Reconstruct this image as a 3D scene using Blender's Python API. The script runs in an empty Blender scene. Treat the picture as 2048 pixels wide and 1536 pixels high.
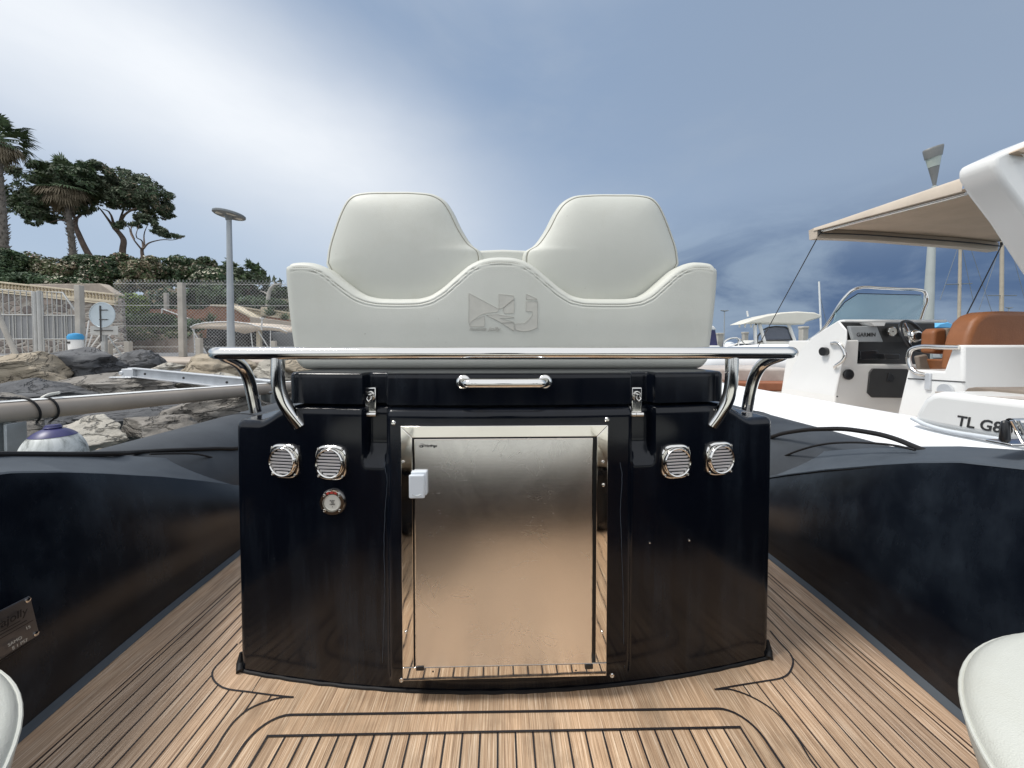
import bpy, bmesh, math, random
import numpy as np
from mathutils import Vector, Matrix, noise
S = bpy.context.scene
COL = S.collection
R = math.radians
# ---------------------------------------------------------------- camera
FPX = 772.0; PY0 = 709.6; YAW = R(1.7); PIT = R(1.6); CH = 0.78
cf = Vector((math.sin(YAW)*math.cos(PIT), math.cos(YAW)*math.cos(PIT), -math.sin(PIT)))
cr = Vector((math.cos(YAW), -math.sin(YAW), 0)); cu = cr.cross(cf)
CAM = Vector((0, 0, CH))
cd = bpy.data.cameras.new('camera'); cam = bpy.data.objects.new('camera', cd); COL.objects.link(cam)
cam.matrix_world = Matrix(((cr.x, cu.x, -cf.x, 0), (cr.y, cu.y, -cf.y, 0), (cr.z, cu.z, -cf.z, CH), (0, 0, 0, 1)))
cd.sensor_width = 36; cd.lens = 36*FPX/2048; cd.shift_y = (PY0-768)/2048; cd.clip_start = .02; cd.clip_end = 3000
S.camera = cam
S.render.resolution_x = 1024; S.render.resolution_y = 768
def ray(px, py): return cf + cr*((px-1024)/FPX) + cu*((PY0-py)/FPX)
def U(px, py, X=None, Y=None, Z=None):
    d = ray(px, py)
    t = X/d.x if X is not None else (Y/d.y if Y is not None else (Z-CH)/d.z)
    return CAM + d*t
# ---------------------------------------------------------------- light
S.view_settings.view_transform = 'Standard'; S.view_settings.look = 'None'; S.view_settings.exposure = 0.38; S.view_settings.gamma = 1
SUN = Vector((-.60, -.10, 1.0)).normalized()
sl = bpy.data.lights.new('sun', 'SUN'); sl.energy = 2.2; sl.angle = R(14); sl.color = (1, .96, .9)
so = bpy.data.objects.new('sun', sl); COL.objects.link(so); so.rotation_euler = SUN.to_track_quat('Z', 'Y').to_euler(); so.location = (-6, 2, 12)
W = bpy.data.worlds.new('World'); S.world = W; W.use_nodes = True
def sky():
    nt = W.node_tree; N = nt.nodes; L = nt.links; N.clear()
    out = N.new('ShaderNodeOutputWorld'); bg = N.new('ShaderNodeBackground'); L.new(bg.outputs[0], out.inputs[0])
    st = N.new('ShaderNodeTexSky'); st.sky_type = 'NISHITA'; st.sun_disc = False
    st.sun_elevation = math.asin(SUN.z); st.sun_rotation = math.atan2(SUN.x, SUN.y); st.air_density = 1.2; st.dust_density = 1.0; st.ozone_density = 1.5
    tc = N.new('ShaderNodeTexCoord'); D = tc.outputs['Generated']
    def math_(op, a, b=None, c=None):
        n = N.new('ShaderNodeMath'); n.operation = op
        for i, v in enumerate((a, b, c)):
            if v is None: continue
            if isinstance(v, (int, float)): n.inputs[i].default_value = v
            else: L.new(v, n.inputs[i])
        return n.outputs[0]
    def dot(v):
        n = N.new('ShaderNodeVectorMath'); n.operation = 'DOT_PRODUCT'; L.new(D, n.inputs[0]); n.inputs[1].default_value = v; return n.outputs['Value']
    def nz(scale, det, rough, sc=(1, 1, 1), rot=(0, 0, 0), dist=0):
        m = N.new('ShaderNodeMapping'); m.inputs['Scale'].default_value = sc; m.inputs['Rotation'].default_value = rot; L.new(D, m.inputs[0])
        n = N.new('ShaderNodeTexNoise'); n.inputs['Scale'].default_value = scale; n.inputs['Detail'].default_value = det
        n.inputs['Roughness'].default_value = rough; n.inputs['Distortion'].default_value = dist; L.new(m.outputs[0], n.inputs['Vector']); return n.outputs[0]
    def ss(x, a, b):
        n = N.new('ShaderNodeMapRange'); n.interpolation_type = 'SMOOTHSTEP'; L.new(x, n.inputs[0]); n.inputs[1].default_value = a; n.inputs[2].default_value = b; return n.outputs[0]
    def mix(f, a, b):
        n = N.new('ShaderNodeMix'); n.data_type = 'RGBA'; L.new(f, n.inputs[0]) if not isinstance(f, (int, float)) else setattr(n.inputs[0], 'default_value', f)
        for i, v in ((6, a), (7, b)):
            if isinstance(v, tuple): n.inputs[i].default_value = (*v, 1)
            else: L.new(v, n.inputs[i])
        return n.outputs[2]
    sc = N.new('ShaderNodeVectorMath'); sc.operation = 'SCALE'; L.new(st.outputs[0], sc.inputs[0]); sc.inputs[3].default_value = .1
    # thin veil over the blue sky
    el = dot((0, 0, 1))
    low = math_('SUBTRACT', 1, ss(el, .0, .62))
    veil = mix(low, (.235, .312, .435), (.275, .355, .485))
    streaks = nz(2.2, 5, .55, (1.0, .35, 2.2), (0, R(-35), R(20)), .3)
    veil = mix(math_('MULTIPLY', ss(streaks, .42, .72), .55), veil, (.33, .39, .475))
    col = mix(.18, veil, sc.outputs[0])
    # greyer towards the right of the view
    rt = ss(dot((.80, .30, .30)), .45, 1.0)
    col = mix(math_('MULTIPLY', rt, .55), col, (.225, .275, .35))
    # broad bright band of high cloud running down from the upper left
    d1 = ray(110, 40).normalized(); d2 = ray(760, 400).normalized(); n = d1.cross(d2).normalized()
    s = dot(tuple(n)); s = math_('ADD', s, math_('MULTIPLY', math_('SUBTRACT', nz(1.6, 4, .5), .5), .16))
    s = math_('ABSOLUTE', s)
    band = math_('SUBTRACT', 1, ss(s, .0, .32))
    fade = ss(dot(tuple(ray(40, -40).normalized())), .58, 1.0)
    band = math_('MULTIPLY', math_('MULTIPLY', band, math_('ADD', math_('MULTIPLY', fade, .80), .20)), math_('ADD', math_('MULTIPLY', nz(3, 5, .6, (1, .4, 2), (0, R(-35), 0)), .5), .72))
    bandc = N.new('ShaderNodeClamp'); L.new(band, bandc.inputs[0])
    col = mix(bandc.outputs[0], col, (.70, .73, .77))
    # pale haze low on the left
    lowl = math_('MULTIPLY', math_('SUBTRACT', 1, ss(el, .0, .5)), ss(dot((-.85, .5, 0)), .25, .9))
    col = mix(math_('MULTIPLY', lowl, .55), col, (.41, .49, .59))
    # dark rain clouds low on the right
    cl = nz(3.4, 8, .58, (1, 1, 2.6), (0, R(12), 0), .4)
    dark = math_('MULTIPLY', math_('SUBTRACT', 1, ss(el, .12, .34)), ss(dot((.75, .66, 0)), .70, .90))
    storm = mix(ss(cl, .36, .66), (.062, .108, .205), (.205, .27, .36))
    col = mix(math_('MULTIPLY', dark, .95), col, storm)
    # open bright sky overhead and behind the viewer
    back = math_('MAXIMUM', ss(el, .62, .95), ss(dot((0, -1, .25)), .0, .6))
    col = mix(math_('MULTIPLY', back, .75), col, (.95, .97, 1.0))
    L.new(col, bg.inputs[0]); bg.inputs[1].default_value = 1.0
sky()
# ---------------------------------------------------------------- materials
def srgb(r, g, b):
    f = lambda c: (c/255/12.92) if c/255 <= .04045 else ((c/255+.055)/1.055)**2.4
    return (f(r), f(g), f(b))
class Mat:
    def __init__(s, name, base=(.5, .5, .5), rough=.5, metal=0, **k):
        s.m = bpy.data.materials.new(name); s.m.use_nodes = True; s.N = s.m.node_tree.nodes; s.L = s.m.node_tree.links
        s.p = s.N['Principled BSDF']; s.p.inputs['Base Color'].default_value = (*base, 1); s.p.inputs['Roughness'].default_value = rough; s.p.inputs['Metallic'].default_value = metal
        for a, v in k.items(): s.p.inputs[a.replace('_', ' ')].default_value = v
        s.tc = s.N.new('ShaderNodeTexCoord'); s.base = base
    def noise(s, scale=5, det=4, rough=.6, sc=(1, 1, 1), rot=(0, 0, 0), dist=0, co='Object', kind='n'):
        m = s.N.new('ShaderNodeMapping'); m.inputs['Scale'].default_value = sc; m.inputs['Rotation'].default_value = rot
        if co == 'World':
            g = s.N.new('ShaderNodeNewGeometry'); s.L.new(g.outputs['Position'], m.inputs[0])
        else: s.L.new(s.tc.outputs[co], m.inputs[0])
        if kind == 'n':
            n = s.N.new('ShaderNodeTexNoise'); n.inputs['Detail'].default_value = det; n.inputs['Roughness'].default_value = rough; n.inputs['Distortion'].default_value = dist
        else:
            n = s.N.new('ShaderNodeTexVoronoi'); n.feature = kind
        n.inputs['Scale'].default_value = scale; s.L.new(m.outputs[0], n.inputs['Vector']); return n.outputs[0]
    def ramp(s, x, stops):
        n = s.N.new('ShaderNodeValToRGB'); e = n.color_ramp.elements
        while len(e) < len(stops): e.new(.5)
        for i, (p, c) in enumerate(stops):
            e[i].position = p; e[i].color = (*c, 1) if isinstance(c, tuple) else (c, c, c, 1)
        s.L.new(x, n.inputs[0]); return n.outputs[0]
    def mix(s, f, a, b, mode='MIX'):
        n = s.N.new('ShaderNodeMix'); n.data_type = 'RGBA'; n.blend_type = mode
        if isinstance(f, (int, float)): n.inputs[0].default_value = f
        else: s.L.new(f, n.inputs[0])
        for i, v in ((6, a), (7, b)):
            if isinstance(v, tuple): n.inputs[i].default_value = (*v, 1)
            else: s.L.new(v, n.inputs[i])
        return n.outputs[2]
    def math(s, op, a, b=0.0):
        n = s.N.new('ShaderNodeMath'); n.operation = op
        for i, v in enumerate((a, b)):
            if isinstance(v, (int, float)): n.inputs[i].default_value = v
            else: s.L.new(v, n.inputs[i])
        return n.outputs[0]
    def col(s, x): s.L.new(x, s.p.inputs['Base Color']); return s
    def rgh(s, x): s.L.new(x, s.p.inputs['Roughness']); return s
    def bump(s, x, st=.3, d=.002):
        b = s.N.new('ShaderNodeBump'); b.inputs['Strength'].default_value = st; b.inputs['Distance'].default_value = d
        s.L.new(x, b.inputs['Height']); s.L.new(b.outputs[0], s.p.inputs['Normal']); return s
M = {}
def plain(name, base, rough=.5, metal=0, var=.15, scale=8, bump=0, **k):
    m = Mat(name, base, rough, metal, **k); n = m.noise(scale, 5, .6)
    lo = tuple(c*(1-var) for c in base); hi = tuple(min(1, c*(1+var)) for c in base)
    m.col(m.ramp(n, [(.3, lo), (.7, hi)]))
    if bump: m.bump(m.noise(scale*6, 4, .6), bump, .01)
    M[name] = m.m; return m
def mats():
    # glossy black gelcoat with salt haze and drip marks
    m = Mat('black_gelcoat', (.006, .008, .012), .13, Specular_IOR_Level=.36); M['gel'] = m.m
    big = m.noise(3.2, 5, .6, co='World'); drip = m.noise(9, 5, .65, (2.2, 2.2, .22), co='World'); fine = m.noise(260, 2, .5, co='World')
    haze = m.math('MULTIPLY', m.ramp(big, [(.42, 0.0), (.8, 1.0)]), m.ramp(drip, [(.45, .0), (.8, 1.0)]))
    c = m.mix(haze, (.0030, .0042, .0078), (.034, .046, .062))
    c = m.mix(m.ramp(fine, [(.74, .0), (.80, .35)]), c, (.10, .12, .13)); m.col(c)
    m.rgh(m.ramp(m.math('ADD', m.math('MULTIPLY', big, .6), m.math('MULTIPLY', drip, .4)), [(.35, .08), (.75, .26)]))
    m.bump(m.noise(1.7, 2, .5, co='World'), .12, .01)
    # satin black for side mouldings
    m = Mat('satin_black_gelcoat', (.01, .013, .018), .3, Specular_IOR_Level=.36); M['satin'] = m.m
    big = m.noise(2.6, 5, .62, co='World'); st = m.noise(7, 6, .7, (1, 1, .35), (R(20), 0, 0), co='World')
    h = m.math('MULTIPLY', m.ramp(big, [(.38, 0.0), (.72, 1.0)]), m.ramp(st, [(.35, .0), (.75, 1.0)]))
    c = m.mix(h, (.0040, .0058, .0100), (.046, .062, .082)); f = m.noise(150, 2, .5, co='World')
    m.col(m.mix(m.ramp(f, [(.75, 0.0), (.82, .4)]), c, (.12, .13, .14))); m.rgh(m.ramp(big, [(.3, .12), (.75, .32)])); m.bump(m.noise(2, 2, .5, co='World'), .1, .01)
    # matt dark coaming top
    m = Mat('matt_grey_black', (.035, .045, .055), .55); M['coam'] = m.m
    s = m.noise(6, 6, .7, (1, .3, 1), (0, 0, R(30)), co='World'); m.col(m.ramp(s, [(.3, (.040, .050, .062)), (.7, (.080, .094, .110))]))
    m.bump(m.noise(300, 2, .5, co='World'), .05, .001)
    m = Mat('dark_rubber_fabric', (.03, .035, .042), .58); M['tube'] = m.m
    s = m.noise(5, 6, .65, co='World'); m.col(m.ramp(s, [(.3, (.022, .026, .032)), (.7, (.045, .052, .06))])); m.bump(m.noise(500, 2, .5, co='World'), .12, .001)
    m = Mat('black_rubber', (.006, .006, .007), .7); M['rubber'] = m.m
    # teak
    m = Mat('teak', (.4, .28, .18), .6); M['teak'] = m.m
    g = m.N.new('ShaderNodeNewGeometry'); sx = m.N.new('ShaderNodeSeparateXYZ'); m.L.new(g.outputs['Position'], sx.inputs[0])
    pl = m.math('FLOOR', m.math('DIVIDE', m.math('ADD', sx.outputs[0], 5.0), .0343))
    wn = m.N.new('ShaderNodeTexWhiteNoise'); wn.noise_dimensions = '1D'; m.L.new(pl, wn.inputs['W'])
    g1 = m.noise(1, 6, .70, (300, 5.0, 1), co='World', dist=.3); g2 = m.noise(1, 5, .6, (70, 2.0, 1), co='World', dist=.6); g3 = m.noise(1, 3, .5, (620, 9, 1), co='World')
    c = m.ramp(g1, [(.30, (.19, .110, .062)), (.44, (.41, .262, .160)), (.56, (.60, .42, .27)), (.70, (.84, .65, .47))])
    c = m.mix(.38, c, m.ramp(g2, [(.3, (.27, .18, .11)), (.7, (.56, .41, .275))]))
    c = m.mix(m.ramp(g3, [(.55, 0.0), (.66, .7)]), c, (.80, .66, .50))
    c = m.mix(m.ramp(g3, [(.34, .6), (.43, 0.0)]), c, (.15, .09, .05))
    b = m.ramp(wn.outputs[0], [(0, (.88, .88, .88)), (1, (1.1, 1.07, 1.04))]); c = m.mix(1.0, c, b, 'MULTIPLY')
    # greyer, bleached planks along both sides; browner damp patch in front of the console
    ax = m.math('ABSOLUTE', m.math('SUBTRACT', sx.outputs[0], .02))
    gr = m.ramp(ax, [(.5, 0.0), (.75, 1.0)]); pt = m.ramp(m.noise(3.5, 4, .6, co='World'), [(.3, .35), (.7, 1.0)])
    c = m.mix(m.math('MULTIPLY', m.math('MULTIPLY', gr, pt), .8), c, m.mix(1.0, c, (.86, .88, .98), 'MULTIPLY'))
    wr = m.ramp(m.noise(2.3, 5, .62, (1.6, .7, 1), co='World'), [(.32, (.80, .79, .78)), (.5, (1.0, 1.0, 1.0)), (.70, (1.16, 1.15, 1.14))]); c = m.mix(1.0, c, wr, 'MULTIPLY')
    stn = m.math('MULTIPLY', m.ramp(m.noise(8, 6, .65, co='World'), [(.52, 0.0), (.72, .5)]), m.ramp(ax, [(.5, 1.0), (.8, .25)]))
    c = m.mix(stn, c, (.17, .115, .07)); m.col(c); m.rgh(m.ramp(g1, [(.3, .5), (.7, .72)])); m.bump(m.mix(.5, g1, g3), .6, .0015)
    m = Mat('caulk', (.012, .010, .012), .55); M['caulk'] = m.m
    # vinyl
    m = Mat('cream_vinyl', (.60, .61, .56), .48); M['vinyl'] = m.m
    n = m.noise(3, 5, .6, co='World'); m.col(m.ramp(n, [(.3, (.535, .535, .475)), (.7, (.595, .59, .53))])); v = m.noise(420, 2, .5, co='World', kind='DISTANCE_TO_EDGE'); m.bump(m.mix(.62, v, m.noise(11, 6, .62, co='World', dist=.6)), .28, .0045)
    n2 = m.noise(7, 6, .7, co='World'); sp_ = m.noise(90, 2, .5, co='World'); c = m.mix(m.ramp(n2, [(.52, 0.0), (.75, .35)]), m.ramp(n, [(.3, (.54, .548, .495)), (.7, (.595, .60, .548))]), (.48, .47, .40)); m.col(m.mix(m.ramp(sp_, [(.76, 0.0), (.80, .5)]), c, (.30, .28, .24)))
    m = Mat('vinyl_stitch', (.30, .28, .22), .7); M['stitch'] = m.m
    m = Mat('embossed_vinyl', (.5, .49, .45), .55); M['emboss'] = m.m
    m.col(m.ramp(m.noise(60, 4, .6, co='World'), [(.3, (.50, .49, .44)), (.7, (.555, .545, .49))]))
    m = Mat('emboss_edge', (.42, .41, .37), .6); M['embossd'] = m.m
    # metals
    m = Mat('polished_steel', (.78, .76, .72), .07, 1); M['chrome'] = m.m; m.rgh(m.ramp(m.noise(30, 4, .6), [(.3, .04), (.75, .13)]))
    m = Mat('mirror_steel', (.82, .78, .72), .05, 1); M['mirror'] = m.m; m.bump(m.noise(9, 2, .5, co='World'), .35, .003); m.rgh(m.ramp(m.noise(60, 4, .6, co='World'), [(.4, .03), (.8, .12)]))
    m = Mat('brushed_steel', (.86, .84, .82), .2, 1); M['brushed'] = m.m
    sc = m.noise(3, 8, .75, (1.3, 1, .9), (0, R(35), 0), 2.5, co='World'); br = m.noise(1, 3, .6, (12, 1, 900), co='World')
    s1 = m.noise(5, 3, .5, (1, 1, 1.3), (0, R(20), 0), 2.2, co='World'); s2 = m.noise(9, 2, .5, (1, 1, .8), (0, R(-30), 0), 3.0, co='World'); mk = m.ramp(m.noise(6, 3, .5, co='World'), [(.48, 0.0), (.62, 1.0)])
    l1 = m.ramp(s1, [(.494, 0.0), (.5, .055), (.506, 0.0)]); l2 = m.ramp(s2, [(.495, 0.0), (.5, .045), (.505, 0.0)]); scr = m.math('MULTIPLY', m.math('ADD', l1, l2), mk)
    r_ = m.math('ADD', m.math('ADD', m.ramp(sc, [(.4, .20), (.62, .235), (.66, .21)]), m.math('MULTIPLY', br, .06)), scr); m.rgh(r_); m.bump(br, .03, .001)
    m.p.inputs['Anisotropic'].default_value = .35
    plain('galv', (.42, .44, .44), .5, .6, .2, 6)
    plain('alu', (.62, .64, .66), .45, .5, .12, 5)
    plain('white_gel', (.80, .80, .78), .22, 0, .02, 3); plain('white_tube', (.86, .87, .88), .45, 0, .02, 3)
    plain('cream_gel', (.72, .69, .60), .35, 0, .04, 3)
    plain('white_plastic', (.62, .66, .70), .4, 0, .03, 8)
    plain('black_plastic', (.012, .013, .015), .3, 0, .2, 8)
    plain('charcoal', (.035, .035, .035), .5, 0, .15, 8)
    plain('tan_leather', (.26, .098, .036), .5, 0, .1, 12, .15)
    plain('taupe_cushion', (.22, .18, .145), .7, 0, .1, 12, .1)
    plain('canvas', (.50, .39, .29), .8, 0, .08, 4, .15); plain('canvas_light', (.52, .45, .37), .8, 0, .1, 4, .15)
    plain('boom', (.40, .345, .29), .5, 0, .12, 3); plain('pedestal', (.16, .11, .075), .6, 0, .15, 9)
    plain('concrete', (.42, .40, .36), .85, 0, .2, 3, .4); plain('kerb', (.43, .37, .31), .9, 0, .2, 3, .4)
    plain('asphalt', (.16, .16, .165), .9, 0, .15, 6, .3); plain('bark', (.14, .105, .085), .9, 0, .35, 4, .6)
    plain('palm_bark', (.17, .15, .13), .9, 0, .35, 5, .6); plain('cream_stone', (.62, .54, .40), .8, 0, .15, 4, .2)
    plain('grey_paint', (.43, .44, .43), .55, 0, .12, 4); plain('panel_grey', (.24, .25, .26), .7, 0, .1, 4)
    plain('wire', (.38, .39, .39), .5, .3, .1, 4); plain('lamp_grey', (.20, .22, .23), .5, .3, .1, 4); plain('rock_gap_shade', (.05, .045, .04), .95, 0, .3, 3, .5)
    plain('blue_plastic', (.05, .32, .62), .45, 0, .1, 4); plain('navy_vinyl', (.035, .035, .12), .4, 0, .25, 8)
    plain('white_paint', (.75, .76, .75), .5, 0, .06, 5); plain('red_lens', (.55, .02, .03), .3, 0, .05, 5); plain('car_paint', (.008, .009, .011), .45, 0, .1, 5)
    plain('wood_mast', (.42, .37, .29), .6, 0, .1, 3); plain('sky_blue', (.12, .42, .72), .7, 0, .1, 3)
    plain('flower', (.62, .58, .45), .8, 0, .2, 3); plain('flower_pink', (.36, .25, .20), .8, 0, .25, 3); plain('dry_leaf', (.27, .22, .15), .9, 0, .3, 2)
    for nm, b in (('leaf_dark', (.060, .098, .050)), ('leaf_pine', (.105, .125, .078)), ('leaf_mid', (.068, .105, .040)), ('leaf_bright', (.19, .27, .045)), ('leaf_palm', (.10, .14, .07)), ('leaf_olive', (.11, .12, .06)), ('grass', (.09, .11, .04))):
        m = Mat(nm, b, .75); M[nm] = m.m
        g = m.N.new('ShaderNodeObjectInfo'); n1 = m.noise(.9, 3, .6, co='World'); n2 = m.noise(9, 2, .5, co='World')
        m.col(m.ramp(m.mix(.5, n1, n2), [(.36, tuple(c*.5 for c in b)), (.5, b), (.64, tuple(c*1.75 for c in b))]))
    m = Mat('brick_slope', (.3, .15, .1), .9); M['brick'] = m.m; m.col(m.ramp(m.noise(2.5, 6, .7, co='World'), [(.3, (.21, .11, .072)), (.7, (.38, .20, .13))])); m.bump(m.noise(9, 3, .6, co='World'), .5, .05)
    # rubble wall
    m = Mat('rubble_stone', (.3, .27, .24), .9); M['rubble'] = m.m
    v = m.N.new('ShaderNodeTexVoronoi'); mp = m.N.new('ShaderNodeMapping'); mp.inputs['Scale'].default_value = (2.6, 2.6, 4.6); gg = m.N.new('ShaderNodeNewGeometry'); m.L.new(gg.outputs['Position'], mp.inputs[0]); m.L.new(mp.outputs[0], v.inputs['Vector']); v.inputs['Scale'].default_value = 1
    e = m.noise(1, sc=(2.6, 2.6, 4.6), co='World', kind='DISTANCE_TO_EDGE')
    sp = m.N.new('ShaderNodeSeparateColor'); m.L.new(v.outputs['Color'], sp.inputs[0])
    c = m.ramp(sp.outputs[0], [(0, (.17, .145, .135)), (.5, (.27, .235, .205)), (1, (.36, .30, .26))]); c = m.mix(m.ramp(e, [(.03, 1.0), (.09, 0.0)]), c, (.42, .39, .34)); m.col(c); m.bump(m.ramp(e, [(.0, 0.0), (.15, 1.0)]), .8, .06)
    # boulders
    for nm, a, b, c3 in (('rock_tan', (.22, .18, .13), (.50, .44, .34), (.36, .30, .22)), ('rock_dark', (.05, .052, .055), (.17, .175, .18), (.10, .10, .105)), ('rock_grey', (.10, .092, .082), (.36, .34, .31), (.22, .20, .175)), ('rock_pale', (.30, .28, .24), (.58, .56, .50), (.45, .42, .36))):
        m = Mat(nm, c3, .88); M[nm] = m.m
        n1 = m.noise(1.8, 9, .70, (1, 1, 1.7), (R(18), R(14), 0), .5); n2 = m.noise(7, 8, .75); n3 = m.noise(34, 5, .7)
        c = m.ramp(n1, [(.30, a), (.5, c3), (.68, b)]); c = m.mix(.35, c, m.ramp(n2, [(.3, a), (.7, b)])); c = m.mix(m.ramp(n3, [(.28, .45), (.40, 0.0)]), c, tuple(x*.55 for x in a)); m.col(c)
        n4 = m.noise(1.6, 4, .6, (1, 1, 2.6), (R(24), R(10), 0), 1.0); c = m.mix(m.ramp(n4, [(.482, 0.0), (.50, .45), (.518, 0.0)]), c, tuple(x*.4 for x in a)); m.col(c)
        m.bump(m.mix(.35, m.mix(.5, n1, m.mix(.5, n2, n3)), m.ramp(n4, [(.475, 1.0), (.50, 0.0), (.525, 1.0)])), 1.0, .07)
    m = Mat('old_fender', (.6, .62, .6), .5); M['fender'] = m.m; n = m.noise(7, 6, .72, dist=1.0); m.col(m.ramp(n, [(.36, (.16, .17, .16)), (.46, (.52, .54, .52)), (.6, (.70, .72, .70))])); 
    m = Mat('glass', (.80, .93, .95), .03); M['glass'] = m.m; m.p.inputs['Transmission Weight'].default_value = .0; m.p.inputs['Alpha'].default_value = .34; m.p.inputs['Base Color'].default_value = (.50, .74, .78, 1)
    m = Mat('lamp_glass', (.55, .60, .52), .2); M['lampglass'] = m.m; m.p.inputs['Alpha'].default_value = .75
    m = Mat('dark_glass', (.02, .022, .026), .05); M['dglass'] = m.m
    m = Mat('tinted_pane', (.10, .11, .14), .08); M['tint'] = m.m; m.p.inputs['Alpha'].default_value = .72
    m = Mat('low_wall', (.40, .31, .26), .9); M['lowwall'] = m.m; m.col(m.ramp(m.noise(3, 6, .7, (1, 1, .6), co='World'), [(.35, (.25, .18, .14)), (.6, (.45, .37, .31))]))
    m = Mat('sea', (.03, .07, .09), .08); M['sea'] = m.m; m.bump(m.mix(.4, m.noise(1.2, 4, .6, (1, 2, 1), co='World'), m.noise(7, 4, .6, co='World')), .6, .12)
    m = Mat('hill_ground', (.07, .075, .035), .95); M['hill'] = m.m; m.col(m.ramp(m.noise(.5, 6, .7, co='World'), [(.35, (.035, .045, .02)), (.65, (.12, .10, .06))]))
    plain('ink', (.012, .012, .014), .5, 0, .1, 5); plain('plate', (.20, .20, .21), .32, .85, .15, 20)
    plain('red_ink', (.35, .03, .02), .5); plain('ivory', (.62, .61, .55), .4, 0, .05, 8); plain('garmin_cover', (.36, .38, .39), .55, 0, .05, 8)
    plain('brown_band', (.28, .10, .045), .6); plain('sand_band', (.47, .42, .38), .6)
mats()
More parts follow.
